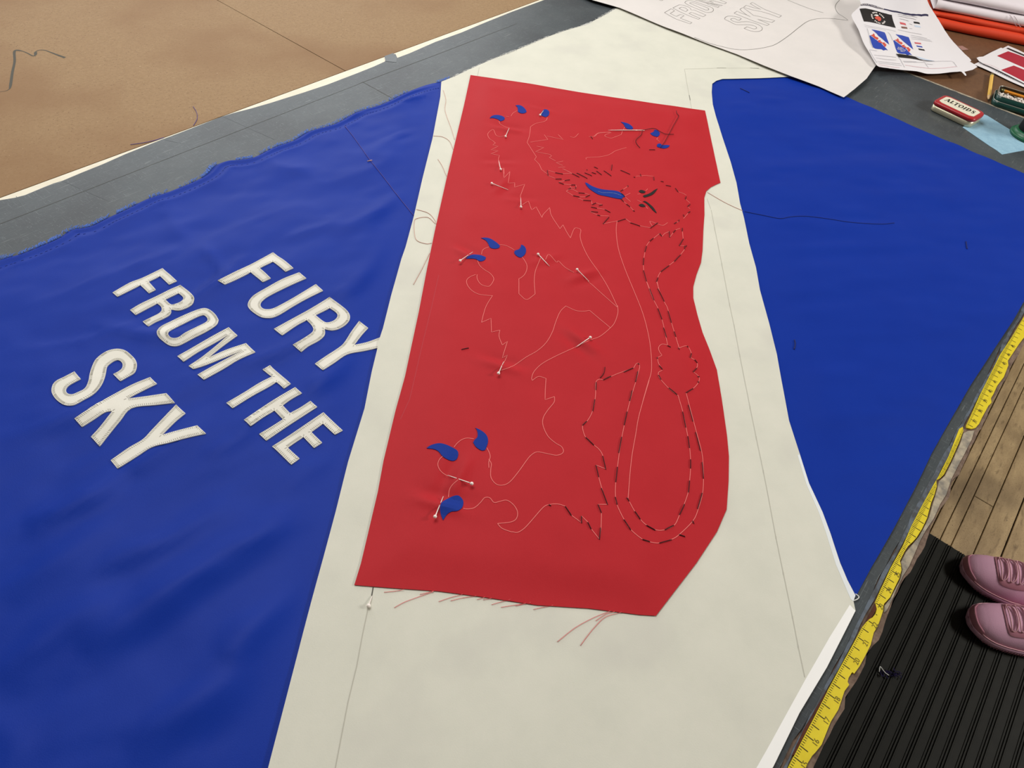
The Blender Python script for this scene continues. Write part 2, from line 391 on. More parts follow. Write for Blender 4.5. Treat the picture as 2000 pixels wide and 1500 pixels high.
a = np.array([T(*p)[:2] for p in wl]); a[:, 1] = np.minimum(a[:, 1], BACK-.001)
lo_ = [(-1.0, a[0, 1])]+[tuple(p) for p in a]+[(1.72, BACK-.012), (XEND, BACK-.008)]
xb = np.linspace(XEND, -1.0, 200); yb = -.1275+.0016*vn(xb*22, xb*0, 8)+.0008*vn(xb*70, xb*0, 9)
lo_ += list(zip(xb, yb))
piece('lino_sheet', np.array(lo_)[::-1], flat(H), lino, tb, .0014)
MB().box((-1.0, 1.080, ZB), (XEND, BACK, ZB+.0008)).build('white_edge_band', white_edge, tb, None, False)
# bare board / worn paint line between lino and tape
xb = np.linspace(-1.0, XEND, 240)
wy0 = -.1315+.0012*vn(xb*30, xb*0, 2); wy1 = -.1278+.0022*vn(xb*16, xb*0, 21)+.0012*vn(xb*60, xb*0, 22)
wp = list(zip(xb, wy0))+list(zip(xb[::-1], np.maximum(wy1[::-1], wy0[::-1]+.0015)))
piece('worn_paint_line', np.array(wp), flat(H+.0002), worn_m, tb, .0017)
rp = np.array([T(*p)[:2] for p in [(1724, 1150), (1733, 1144), (1722, 1172), (1707, 1198), (1690, 1224), (1684, 1226), (1700, 1196)]])
piece('bare_board_patch', rp, flat(H+.0003), rust_m, tb, .001)
rp = np.array([T(*p)[:2] for p in [(1600, 1372), (1612, 1352), (1617, 1350), (1596, 1388), (1575, 1428), (1552, 1474), (1546, 1476), (1570, 1424)]])
piece('bare_board_patch', rp, flat(H+.0003), rust_m, tb, .001)
tp1 = [(1523, 1530), (1540, 1497), (1569, 1441), (1591, 1399), (1617, 1348), (1641, 1303), (1665, 1260), (1684, 1225), (1690, 1217), (1697, 1210), (1704, 1206), (1710, 1199), (1712, 1190), (1709, 1177),
       (1720, 1151), (1725.5, 1140), (1739, 1110), (1754, 1083), (1763, 1067), (1780, 1027), (1803, 983), (1823, 947), (1833, 930), (1853, 890), (1866, 856), (1873, 838), (1880, 834), (1881, 842), (1872, 866),
       (1860, 893), (1856, 902), (1843, 927), (1836, 934), (1828, 938), (1829, 950), (1824, 968), (1818, 983), (1810, 1013), (1800, 1034), (1790, 1050), (1782, 1059), (1773, 1067), (1766, 1078), (1757, 1096), (1759, 1104),
       (1760, 1114), (1755.5, 1131), (1745, 1152), (1738, 1167), (1726, 1180), (1724, 1194), (1718, 1212), (1713.5, 1224), (1706, 1236), (1700, 1260), (1688, 1284), (1678, 1302), (1668, 1316), (1664, 1313), (1657, 1324), (1655, 1332), (1658, 1338),
       (1649, 1350), (1637, 1386), (1622, 1410), (1604, 1455), (1592, 1470), (1586, 1476), (1578, 1489), (1560, 1530)]
tp2 = [(1887, 831), (1897, 810), (1913, 773), (1933, 733), (1953, 693), (1977, 657), (2000, 618), (2040, 549), (2040, 592), (2000, 659), (1990, 672), (1980, 687), (1968, 705), (1969, 714), (1960, 737), (1947, 754), (1940, 770),
       (1935, 778), (1936, 787), (1930, 793), (1917, 817), (1912, 828), (1905, 836), (1896, 838), (1888, 836)]
tpe = empty('measuring_tape', (0, 0, 0)); tpe.parent = tb; tpe.location = Vector((.6, -.14, H))-Vector(tb.location)
tape_polys = []
for tp in (tp1, tp2):
    q = np.array([T(*p)[:2] for p in tp])
    if tp is tp2: q = np.vstack([q[:8], [(1.5, -.1308), (1.93, -.1312), (1.932, -.1480), (1.7, -.1472), (1.5, -.1484)], q[8:]])
    q[:, 1] = np.maximum(q[:, 1], EDGE+.0012)
    tape_polys.append(q); piece('tape_strip', q[::-1], flat(H+.0006), tape_m, tpe, .002)
res = np.array([T(*p)[:2] for p in [(1882, 846), (1890, 842), (1903, 841), (1898, 858), (1884, 886), (1872, 908), (1858, 936), (1848, 966), (1836, 985), (1824, 1012), (1808, 1036), (1797, 1056), (1786, 1082), (1776, 1105), (1764, 1124), (1753, 1146),
       (1742, 1172), (1732, 1192), (1727, 1196), (1728, 1183), (1740, 1168), (1748, 1152), (1759, 1131), (1763, 1112), (1760, 1098), (1770, 1078), (1785, 1060), (1795, 1048), (1805, 1030), (1815, 1010), (1822, 985), (1831, 955), (1834, 940), (1846, 929), (1862, 897), (1875, 868)]])
piece('glue_residue', res[::-1], flat(H+.0001), residue_m, tb, .0016)
x16 = T(1592, 1450)[0]; tk = MB(); zt = H+.0008
def in_tape(p, mrg=.0004):
    return any(inside(q, np.array([p]))[0] and dist(q, np.array([p]))[0] > mrg for q in tape_polys)
k = -40
while k < 330:
    x = x16+k*.00254*1.0; k += 1
    ln = .0098 if k % 5 == 1 else .0045
    yy = np.arange(-.1312, -.1312-ln, -.0004); ok = [y_ for y_ in yy if in_tape((x, y_))]
    if len(ok) > 1:
        wd = .0008 if ln > .005 else .0005
        tk.add([(x-wd/2, ok[-1], zt), (x+wd/2, ok[-1], zt), (x+wd/2, ok[0], zt), (x-wd/2, ok[0], zt)], [(0, 1, 2, 3)])
o = tk.build('tick_marks', ink, tpe, None, False); tag(o, kind='stuff')
def textVF(s, size):
    cu = bpy.data.curves.new('t', 'FONT'); cu.body = s; cu.size = size; cu.align_x = 'CENTER'; cu.align_y = 'CENTER'; cu.resolution_u = 3
    to = bpy.data.objects.new('t', cu); C.objects.link(to); dg = bpy.context.evaluated_depsgraph_get()
    me = bpy.data.meshes.new_from_object(to.evaluated_get(dg)); bpy.data.objects.remove(to); bpy.data.curves.remove(cu)
    V = np.array([v.co[:] for v in me.vertices]); F = [tuple(p.vertices) for p in me.polygons]; bpy.data.meshes.remove(me); return V, F
for nn in range(14, 46):
    x = x16+(nn-16)*.0254; yy = -.1432 if nn < 23 else -.1405
    if not in_tape((x, yy), .001): continue
    V, F = textVF(str(nn), .0072)
    V = np.c_[V[:, 0]+x, V[:, 1]+yy, np.full(len(V), zt)]
    obj('numeral', V, F, ink_soft, tpe, None, False)
for p in ([(753, 120), (751, 110), (768, 104), (776, 113), (774, 122)],):
    q = np.array([T(*a)[:2] for a in p]); piece('grey_tape_patch', q if p[0][0] < 700 else q, flat(H+.0004), tape_clear, tb, .0003)
for p, wd in ((pts('T1', (-200, 1320, 0, 1250, 2000, 470)), .0006), (pts('P', (700, 164, 860, 104, 1010, 46)), .0008), (pts('P', (708, 160, 766, 192)), .0008)):
    q = line_on(p, flat(H), .0002, .1); V, F = ribbonVF(q, wd); obj('pencil_line', V, F, pencil_k, tb, None, False)
for p in ((1240, 648, 1530, 778), (90, 1095, 160, 1190), (350, 1010, 600, 1120), (920, 780, 1010, 800)):
    q = line_on(pts('T1', p), flat(H), .0002, .1); V, F = ribbonVF(q, .0006); obj('scratch', V, F, tape_clear, tb, None, False)
for x in (-.85, 1.8):
    for y_ in (.02, 1.0): MB().box((x-.035, y_-.035, .0005), (x+.035, y_+.035, ZB-.032)).build('leg', edge_wood, tb, None, False)
# hardboard table behind
ht = empty('hardboard_table', (.8, 1.9, 0)); tag(ht, 'tan hardboard topped table behind the grey lino strip, marked with a pencil scribble', 'table')
XS = .922
for x0, x1 in ((-.9, XS-.0008), (XS+.0008, 2.6)):
    xx = np.linspace(x0, x1, 24)
    o2 = [(x0, BACK+.0012), (x1, BACK+.0012)]+[(x1+.0005*math.sin(i*2.1), y_) for i, y_ in enumerate(np.linspace(1.3, 2.7, 8))]+[(x0, 2.7)]
    piece('hardboard_panel', np.array(o2), flat(H-.0004), hard, ht, .006)
MB().box((-.9, BACK+.0012, H-.04), (2.6, 2.7, H-.0068)).build('table_frame', edge_wood, ht, None, False)
for x in (-.8, 2.5):
    for y_ in (1.2, 2.6): MB().box((x-.035, y_-.035, .0005), (x+.035, y_+.035, H-.04)).build('leg', edge_wood, ht, None, False)
sq = smooth(pts('S0', (0, 1190, 100, 1178, 165, 1150, 200, 1090, 240, 820, 285, 600, 285, 400, 400, 390, 520, 430, 640, 490, 690, 470, 700, 410, 770, 378, 870, 380, 1000, 425, 1130, 475, 1270, 525)), 6)
L_ = len(sq); wds = np.interp(np.linspace(0, 1, L_), [0, .14, .2, .3, .42, .46, .6, .66, .7, .85, 1], [.0015, .002, .0075, .0065, .008, .003, .005, .009, .0028, .004, .0085])*.62
q = onto(sq, flat(H-.0002)); V, F = ribbonVF(q, wds); obj('pencil_scribble', V, F, pencil_k, ht, None, False)
for p, m in ((pts('T1', (1078, 595, 1098, 630, 1100, 665, 1080, 702)), purple_thread), (pts('T1', (728, 808, 800, 798, 860, 785, 915, 768)), purple_thread)):
    q = line_on(smooth(p, 4), flat(H), .0004); o = obj('loose_thread', *tubeVF(q, .0005, 4), m)
    tag(o, 'short curled dark thread standing up on the tan hardboard' if p[0][1] < 250 else 'straight dark thread lying along the white edge of the tan hardboard', 'thread')
# brown table to the right
st = empty('side_table', (2.8, .4, 0)); tag(st, 'dark brown hardboard side table past the end of the grey lino top', 'table')
MB().box((XEND+.0035, -.2, H-.03), (3.7, 1.105, H-.0006)).build('tabletop', brown, st, None, False)
for x in (2.2, 3.6):
    for y_ in (-.1, 1.0): MB().box((x-.03, y_-.03, .0005), (x+.03, y_+.03, H-.03)).build('leg', edge_wood, st, None, False)
yy = np.linspace(1.05, -.15, 80); xe = XEND-.0035+.0014*vn(yy*60, yy*0, 4)
MBs = np.array(list(zip(xe, yy))+[(XEND+.0035, -.15), (XEND+.0035, 1.05)])
piece('worn_end_strip', MBs, flat(H+.0003), residue_m, tb, .0015)

# ------------------------------------------------------------------ fabrics: outlines traced on the table plane
cl = [(862, 160), (860, 189), (845, 270), (825, 350), (808, 424), (792, 483), (784, 506), (764, 578), (748, 642), (740, 666), (736, 686), (726, 727), (712, 798), (680, 902), (656, 998), (632, 1088), (608, 1176),
      (588, 1252), (556, 1376), (524, 1500), (490, 1630)]
cbot = [(900, 1640), (1430, 1640), (1511, 1496), (1561, 1393), (1615, 1303), (1671, 1193)]
cr = [(1667, 1174), (1671, 1163), (1655, 1133), (1641, 1100), (1622, 1043), (1606, 1000), (1580, 944), (1562, 887), (1541, 822), (1528, 753), (1517, 692), (1502, 632), (1484, 567), (1476, 523), (1463, 476), (1452, 424), (1445, 398),
      (1438, 357), (1426, 315), (1411, 270), (1399, 231), (1392, 204), (1390, 180), (1391, 164), (1399, 158), (1411, 154.5), (1440, 154), (1480, 153), (1515, 151.5), (1546, 150)]
ctop = [(1610, 135), (1620, 90), (1500, 20), (1330, -25), (1250, -5), (1207, 15), (1180, 30), (1150, 46), (1140, 36+14), (1095, 63), (1060, 76), (1010, 97), (965, 115), (940, 126), (916, 137), (885, 151)]
cream_out = np.array([T(*p, H+.0025)[:2] for p in cl+cbot+cr+ctop])
CRE = dens(cream_out, .012, True)
def z_cream(x, y):
    x = np.atleast_1d(x); y = np.atleast_1d(y)
    return H+.0026+.0006*(1+vn(x*7, y*9, 1))+.0002*vn(x*26, y*30, 2)
e_r = _n(T(600, 1000)[:2]-T(160, 1284)[:2]); e_p = np.array([-e_r[1], e_r[0]])
RIDGE = [(((160, 1284), (344, 1156), (472, 1072), (600, 1000)), 4.5, 22), (((50, 1040), (180, 975), (245, 930)), 4.0, 17), (((200, 1110), (330, 1060), (450, 990)), 2.2, 14), (((0, 1160), (120, 1100), (240, 1020)), 2.0, 15),
         (((430, 1300), (560, 1180), (610, 1120)), 3.2, 16), (((0, 1340), (130, 1230), (260, 1160)), 2.2, 18), (((250, 1480), (400, 1370), (520, 1290)), 2.4, 20), (((460, 720), (560, 690), (640, 640)), 2.2, 12),
         (((180, 640), (330, 660), (460, 640)), 2.0, 12), (((640, 470), (720, 430), (790, 380)), 2.5, 14), (((560, 480), (660, 440)), 2.0, 12), (((330, 620), (430, 560), (520, 470)), 2.2, 13), (((60, 860), (130, 830), (210, 800)), 2., 13),
         (((400, 900), (470, 860), (520, 800)), 2.2, 13), (((560, 960), (640, 900), (680, 850)), 2.4, 13), (((250, 930), (300, 900), (400, 840)), 2., 12), (((600, 780), (650, 740), (700, 690)), 2.4, 12), (((640, 600), (700, 560), (760, 480)), 2.2, 14)]
RIDGE = [(dens(smooth(np.array([T(*p)[:2] for p in r]), 5), .008), a*.001, w_*.001) for r, a, w_ in RIDGE]
fray_px = [(-90, 545), (0, 509), (42, 497), (84, 480), (116, 466), (140, 450), (175, 444), (210, 427), (245, 411), (287, 390), (332, 375), (385, 353), (406, 340), (420, 325), (445, 315), (469, 313), (497, 308), (532, 290), (574, 275), (605, 257),
           (654, 243), (696, 220), (745, 205), (790, 183), (832, 167), (862, 160), (885, 151)]
FR = np.array([T(*p)[:2] for p in smooth(fray_px, 3)])
def z_bluel(x, y):
    x = np.atleast_1d(x).astype(float); y = np.atleast_1d(y).astype(float); q = np.c_[x, y]
    u, v = q@e_r, q@e_p
    f = sstep(.0, .07, dist(cream_out, q))*(~inside(cream_out, q))
    dl = dist(FR, q, False)
    z = .0050*(vn(u*5, v*13, 5)+1)*.6+.0030*(vn(u*10, v*25, 6)+1)*.6+.0008*vn(u*34, v*62, 7)+.0045*np.maximum(0, 1-np.abs(vn(u*5+3, v*11, 12))*5)**2*(vn(u*4, v*5, 13)*.5+.5)
    for R_, a_, w_ in RIDGE:
        dd_ = np.hypot(q[:, None, 0]-R_[:, 0], q[:, None, 1]-R_[:, 1]); k_ = dd_.argmin(1); d = dd_.min(1); tp = np.sin(np.pi*(k_+.5)/len(R_))**.8; z = z+2.3*a_*tp*np.exp(-(d/(w_*.9))**2)
    z = z*sstep(0, .03, dl)
    z = z+.0042*np.exp(-((dl-.009)/.005)**2)-.0004*np.exp(-((dl-.021)/.003)**2)+.0026*np.exp(-((dl-.028)/.006)**2)*(1+vn(u*20, v*20, 9))*.5
    return H+.0008+np.maximum(z, 0)*f
def z_bluer(x, y):
    x = np.atleast_1d(x).astype(float); y = np.atleast_1d(y).astype(float); q = np.c_[x, y]
    a = math.radians(-40); u = x*math.cos(a)+y*math.sin(a); v = -x*math.sin(a)+y*math.cos(a)
    f = sstep(0, .07, dist(cream_out, q))*(~inside(cream_out, q))
    z = .0022*(vn(u*5, v*13, 15)+1)+.0010*(vn(u*14, v*40, 16)+1)
    c = np.maximum(0, vn(u*9, v*34, 18)-.45); z = z+.0022*c
    return H+.0008+z*f
blue_l = [tuple(p) for p in FR]+[tuple(T(*p)[:2]) for p in [(905, 190), (885, 280), (850, 430), (826, 520), (790, 660), (752, 800), (720, 905), (672, 1090), (628, 1255), (564, 1500), (535, 1630), (-200, 1660), (-260, 1000)]]
FH = dens(FR, .006); fd = np.gradient(FH, axis=0); fn = np.c_[fd[:, 1], -fd[:, 0]]/np.linalg.norm(fd, axis=1)[:, None]; fn[fn[:, 1] > 0] *= -1
hem = np.vstack([FH+fn*k for k in (.0025, .005, .0075, .010, .0125, .015, .018, .021, .0245, .028, .032, .036)])
V2, F = tri_poly(dens(np.array(blue_l), .008, True), .0085, None, hem); V, F = cloth(V2, F, z_bluel, .0004)
BL = obj('blue_fabric', V, F, blue, None, (.25, .55, H)); tag(BL, 'royal blue fabric panel with frayed edge and white FURY FROM THE SKY letters', 'fabric')
blue_r = [(1546, 150), (1650, 190), (1720, 222), (1780, 248), (1852, 278), (1900, 298), (1955, 323), (2000, 343), (2090, 384), (2110, 397), (2060, 478), (1996, 593), (1974, 632), (1931, 697), (1892, 757), (1857, 818), (1818, 887), (1790, 945), (1762, 1000),
          (1734.5, 1050), (1700, 1110), (1674, 1160), (1655, 1190), (1620, 1190), (1590, 1110), (1545, 990), (1500, 850), (1470, 690), (1440, 560), (1410, 420), (1380, 290), (1355, 190), (1370, 140), (1420, 125), (1500, 120)]
V2, F = tri_poly(dens(np.array([T(*p)[:2] for p in blue_r]), .008, True), .0085); V, F = cloth(V2, F, z_bluer, .0004)
BR = obj('blue_fabric', V, F, blue, None, (1.1, .2, H)); tag(BR, 'plain royal blue fabric panel right of the white band, along the yellow tape', 'fabric')
V2, F = tri_poly(CRE, .011); V, F = cloth(V2, F, z_cream, .0005)
CF = obj('white_fabric', V, F, cream, None, (.7, .5, H)); tag(CF, 'wide cream white fabric band laid over both blue panels, under the red piece', 'fabric')
# selvage along the lower right edge of the white band
sv = [(1430, 1640), (1511, 1496), (1561, 1393), (1615, 1303), (1671, 1193), (1660, 1181), (1620, 1245), (1573, 1327), (1500, 1460), (1415, 1610)]
selv = mat('selvage_white', (246, 245, 242), .7, .3)
sp_ = np.array([T(*p, H+.003)[:2] for p in sv])
piece('selvage', dens(sp_, .012, True), lambda x, y: z_cream(x, y)+.0002, selv, CF, .0003, .012)
nm_ = [(1667, 1174), (1671, 1163), (1655, 1133), (1641, 1100), (1622, 1043), (1606, 1000), (1580, 944), (1562, 887), (1558, 889), (1575, 946), (1600, 1003), (1615, 1046), (1633, 1103), (1648, 1138), (1662, 1170)]
fold_m = mat('sheer_fold', (226, 230, 232), .7, .3)
piece('sheer_edge', dens(np.array([T(*p, H+.003)[:2] for p in nm_]), .012, True), lambda x, y: z_cream(x, y)+.0002, fold_m, CF, .0003)
q = line_on(smooth(pts('R9', (640, 225, 665, 245, 655, 263, 622, 276)), 4), flat(H+.002), 0); obj('loose_edge_thread', *tubeVF(q, .0006, 4), fray_w, CF)
# frayed fringes
fr = MB(); rr = random.Random(5)
for i in range(950):
    t = rr.random()*(len(FR)-2); i0 = int(t); p = FR[i0]+(FR[i0+1]-FR[i0])*(t-i0); d = _n(FR[i0+1]-FR[i0]); nrm = np.array([-d[1], d[0]])
    if nrm[1] < 0: nrm = -nrm
    if vn(np.array([t*.6]), np.array([0.]), 3)[0] < -.62: continue
    ln = rr.uniform(.003, .009); s = rr.uniform(-.2, 1.2)
    a = np.array([*(p-nrm*.001), H+.0013]); b = a+np.array([*(nrm*ln*.6+d*ln*s*.4), .0012]); c = a+np.array([*(nrm*ln+d*ln*s), .0004])
    fr.tube([a, b, c], .00036, 3)
tag(fr.build('frayed_edge', fray_m, BL), kind='stuff')
fr = MB(); ct = np.array([T(*p, H+.003)[:2] for p in ctop[5:]])
for i in range(260):
    t = rr.random()*(len(ct)-1.001); i0 = int(t); p = ct[i0]+(ct[i0+1]-ct[i0])*(t-i0); d = _n(ct[i0+1]-ct[i0]); nrm = np.array([-d[1], d[0]])
    if nrm[1] < 0: nrm = -nrm
    ln = rr.uniform(.003, .009); s = rr.uniform(-1.3, 1.3)
    a = np.array([*(p-nrm*.002), H+.0032]); fr.tube([a, a+np.array([*(nrm*ln*.6+d*ln*s*.5), .0005]), a+np.array([*(nrm*ln+d*ln*s), -.0015])], .0003, 3)
tag(fr.build('frayed_edge', fray_w, CF), kind='stuff')
# hem stitches of the blue panel, parallel to the frayed edge
hs = MB(); FD = dens(FR, .0045)
for i in range(1, len(FD)-14):
    d = _n(FD[i+1]-FD[i-1]); nrm = np.array([-d[1], d[0]])
    if nrm[1] > 0: nrm = -nrm
    if i % 2: continue
    a = FD[i]+nrm*.0215; b = a+d*.0030
    q = np.array([a, b]); hs.tube(np.c_[q, z_bluel(q[:, 0], q[:, 1])+.0003], .00035, 3)
tag(hs.build('hem_stitching', hem_thread, BL), kind='stuff')

# ------------------------------------------------------------------ letters sewn on the blue panel
LET = [('F', 'K1', (140,375,330,280,520,190,740,70,960,240,875,280,738,172,595,240,715,350,627,392,497,285,215,418), None),
 ('U', 'K1', (1025,287,1100,350,900,440,700,540,630,590,605,625,610,660,640,683,690,688,750,675,850,625,1000,540,1205,415,1282,485,1100,575,950,660,820,740,740,775,680,782,620,775,560,745,500,700,470,660,468,625,490,580,540,530,650,465,840,360), None),
 ('R', 'K1', (1355,555,1375,570,1490,655,1550,710,1575,760,1565,810,1520,860,1450,900,1390,915,1340,912,1300,902,1305,940,1290,980,1230,1030,1120,1090,1045,1150,955,1072,1060,1010,1150,950,1175,920,1175,890,1150,850,1105,805,1000,860,838,970,750,900,950,790,1150,680), (1200,750,1290,820,1340,830,1400,810,1435,775,1440,745,1415,715,1355,675)),
 ('Y', 'K1', (1675,815,1772,890,1700,970,1620,1075,1760,1045,1900,995,1960,985,1940,1100,1865,1110,1720,1140,1545,1175,1400,1270,1280,1347,1195,1278,1300,1205,1460,1100,1520,1040,1590,930), None),
 ('F', 'K2', (60,382,270,262,420,205,670,85,845,240,750,285,640,182,500,248,587,345,503,390,400,292,118,432), None),
 ('R', 'K2', (890,290,915,310,1000,375,1050,430,1055,470,1035,520,980,560,900,592,840,600,775,590,775,625,750,660,680,700,580,745,497,795,430,735,520,690,620,640,660,605,660,570,640,540,605,515,480,580,340,655,275,595,400,520,600,425,760,345), (705,465,770,525,820,522,880,500,920,470,925,445,905,420,865,390)),
 ('O', 'K2', (1190,573,1260,600,1320,655,1355,715,1340,760,1290,805,1180,870,1060,930,930,1000,860,1030,800,1037,740,1020,670,970,620,920,602,875,610,840,660,790,780,730,950,650,1100,590), (1180,660,1215,690,1222,720,1190,750,1080,805,950,870,870,925,810,938,765,925,738,890,745,860,800,825,950,750,1080,685,1140,662)),
 ('M', 'K2', (1478,805,1585,905,1400,1040,1225,1180,1450,1080,1690,1000,1803,1108,1600,1200,1400,1320,1172,1445,1098,1383,1300,1270,1500,1165,1660,1085,1500,1145,1200,1265,1045,1315,990,1278,1150,1170,1320,1035,1480,895,1300,1000,1100,1110,925,1225,852,1158,1000,1075,1250,930), None),
 ('T', 'K4', (635,150,898,385,812,447,715,365,600,435,400,545,155,697,78,630,300,500,500,375,660,295,620,270,540,205), None),
 ('H', 'K4', (955,430,1040,505,900,585,795,660,890,760,1020,690,1150,605,1235,680,1050,800,850,930,585,1110,497,1027,650,935,800,840,780,820,690,728,550,810,385,925,303,845,450,745,700,580), None),
 ('E', 'K4', (1315,750,1560,980,1460,1035,1310,895,1160,1000,1298,1135,1195,1205,1060,1065,960,1130,860,1200,1010,1337,905,1417,662,1185,850,1065,1050,930), None),
 ('S', 'K3', (325,325,397,410,320,450,255,490,228,530,235,565,265,585,310,585,370,560,430,530,465,490,490,420,500,360,520,290,560,200,620,140,700,90,780,68,850,67,920,90,980,140,1025,190,1042,245,1030,310,1000,350,930,390,850,435,770,355,830,325,870,290,880,250,865,215,830,195,790,200,740,230,700,270,685,340,670,400,640,470,590,540,520,600,430,650,340,700,270,717,200,705,130,660,80,600,62,545,75,480,120,430,200,390), None),
 ('K', 'K3', (1195,390,1272,465,1080,560,930,638,1160,608,1380,575,1477,683,1250,710,980,745,850,890,720,1050,615,1185,515,1075,620,960,760,780,670,795,540,880,410,962,325,865,550,715,800,575,1000,470), None),
 ('Y', 'K3', (1493,705,1600,805,1480,905,1330,1055,1500,1005,1735,945,1835,1037,1600,1090,1400,1145,1210,1195,1050,1295,820,1440,742,1345,950,1200,1110,1105,1230,980), None)]
def round_soft(p):
    """smooth only where consecutive edges turn gently"""
    p = np.asarray(p); n = len(p); out = []
    turn = []
    for i in range(n):
        a, b = p[i]-p[i-1], p[(i+1) % n]-p[i]; turn.append(abs(math.degrees(math.atan2(a[0]*b[1]-a[1]*b[0], a@b))))
    for i in range(n):
        j = (i+1) % n; out.append(p[i])
        if turn[i] < 48 or turn[j] < 48:
            a = p[i-1] if turn[i] < 48 else 2*p[i]-p[j]; d = p[(j+1) % n] if turn[j] < 48 else 2*p[j]-p[i]; b, c = p[i], p[j]
            for t in (.25, .5, .75): out.append(.5*((2*b)+(c-a)*t+(2*a-5*b+4*c-d)*t*t+(3*b-a-3*c+d)*t**3))
    return np.array(out)
zlet = lambda x, y: z_bluel(x, y)+.0014
WORD = ['FURY']*4+['FROM']*4+['THE']*3+['SKY']*3
for (ch, crop, s, hole), wd in zip(LET, WORD):
    q = onto(round_soft(pts(crop, s)), zlet)[:, :2]; h = None if hole is None else onto(round_soft(pts(crop, hole)), zlet)[:, :2]
    if ch == 'Y' and wd == 'FURY':          # the last letter runs under the white band: lies flat there
        pass
    lo = piece('letter', dens(q, .006, True), zlet, letter_m, BL, .0013, .005, None if h is None else dens(h, .006, True), shade=True)
    tag(lo, 'sewn white letter %s of the word %s' % (ch, wd))
    zz = MB()
    for loop, sgn in ((q, 1), (h, -1)):
        if loop is None: continue
        L = dens(loop, .0024, True); ar = .5*np.sum(L[:, 0]*np.roll(L[:, 1], -1)-np.roll(L[:, 0], -1)*L[:, 1])
        for i in range(len(L)):
            d = L[(i+1) % len(L)]-L[i-1]; d = d/(np.linalg.norm(d)+1e-9); nrm = np.array([-d[1], d[0]])*(1 if ar > 0 else -1)*sgn
            a = L[i]+nrm*.0006; b = L[i]+nrm*.0034+d*.0007
            if i % 1 == 0:
                u = d*.00028; pp = np.array([a-u, a+u, b+u, b-u]); zz.add(np.c_[pp, zlet(pp[:, 0], pp[:, 1])+.00025], [(0, 1, 2, 3)])
    tag(zz.build('zigzag_stitching', zig, lo, None, False), kind='stuff')

# ------------------------------------------------------------------ red piece
rl = [(919, 147), (1039, 164.5), (1130, 180), (1200, 191), (1300, 205.5), (1377, 216), (1390, 279), (1407, 357), (1398, 361), (1388, 366), (1379.5, 373.5), (1375.5, 386), (1375.6, 420), (1373.5, 450), (1372, 489), (1369, 513), (1360, 537), (1354, 560), (1354, 582),
      (1362, 615), (1372, 650), (1385, 682), (1400, 722), (1409, 775), (1413, 801), (1420, 852), (1423.5, 892), (1422.7, 940), (1419, 995), (1400, 1039), (1360, 1100), (1320, 1152), (1281, 1203), (1250, 1201), (1150, 1188), (1050, 1182), (950, 1167), (857, 1155), (783, 1150), (692, 1143),
      (705, 1100), (738, 960), (749, 900), (773, 800), (791, 735), (818, 609), (834, 525), (849.5, 450), (871, 353.5), (888.5, 280), (906, 206)]
red_out = np.array([T(*p, H+.004)[:2] for p in rl])
PINS = [('Z1', (475, 765, 545, 600)), ('Z1', (1150, 345, 1215, 260)), ('Z1', (378, 1415, 340, 1240)), ('A', (368, 695, 475, 737)), ('A', (558, 850, 557, 790)), ('Z6', (185, 722, 430, 540)), ('Z6', (1710, 567, 1930, 800)),
        ('Cc', (507, 513, 600, 603)), ('Cc', (610, 1042, 498, 1115)), ('B', (1078, 938, 1112, 860)), ('Z7', (690, 865, 370, 748)), ('Z7', (203, 1305, 312, 1030))]
PIN_PX = [pts(c, s) for c, s in PINS]
PIN_XY = [np.array([T(*p, H+.004)[:2] for p in pp]) for pp in PIN_PX]
def z_red(x, y):
    x = np.atleast_1d(x).astype(float); y = np.atleast_1d(y).astype(float); q = np.c_[x, y]
    f = sstep(0, .05, dist(red_out, q))
    z = .0032*(vn(x*7+2*y, y*4-x*2, 31)+1)*.7+.0012*(vn(x*15+4*y, y*9-x*3, 33)+1)*.7+.0005*(vn(x*22, y*26, 32)+1)
    ps = np.zeros(len(q))
    for i, (a, b) in enumerate(PIN_XY):
        m = a*.35+b*.65; d = b-a; d = d/np.linalg.norm(d); n_ = np.array([-d[1], d[0]]); r = q-m; s, t = r@d, r@n_
        ps += (.0030 if i in (0, 5, 7, 8, 9, 10, 11) else .0016)*(np.exp(-((s+.004)/.007)**2-(t/.03)**2)-.7*np.exp(-((s-.010)/.008)**2-(t/.03)**2))
    return z_cream(x, y)+.0012+np.maximum(z*f+ps*f, 0)
pd = np.vstack([a*.35+b*.65+np.array([[i*.003, j*.003] for i in range(-9, 10) for j in range(-9, 10) if i*i+j*j < 90]) for a, b in PIN_XY])
V2, F = tri_poly(dens(red_out, .010, True), .0085, None, pd+np.random.RandomState(1).uniform(-.0003, .0003, pd.shape)); V, F = cloth(V2, F, z_red, .0004)
RED = obj('red_fabric', V, F, red, None, (.75, .5, H))
tag(RED, 'red fabric piece stitched with a lion outline, pinned on the white band', 'fabric')
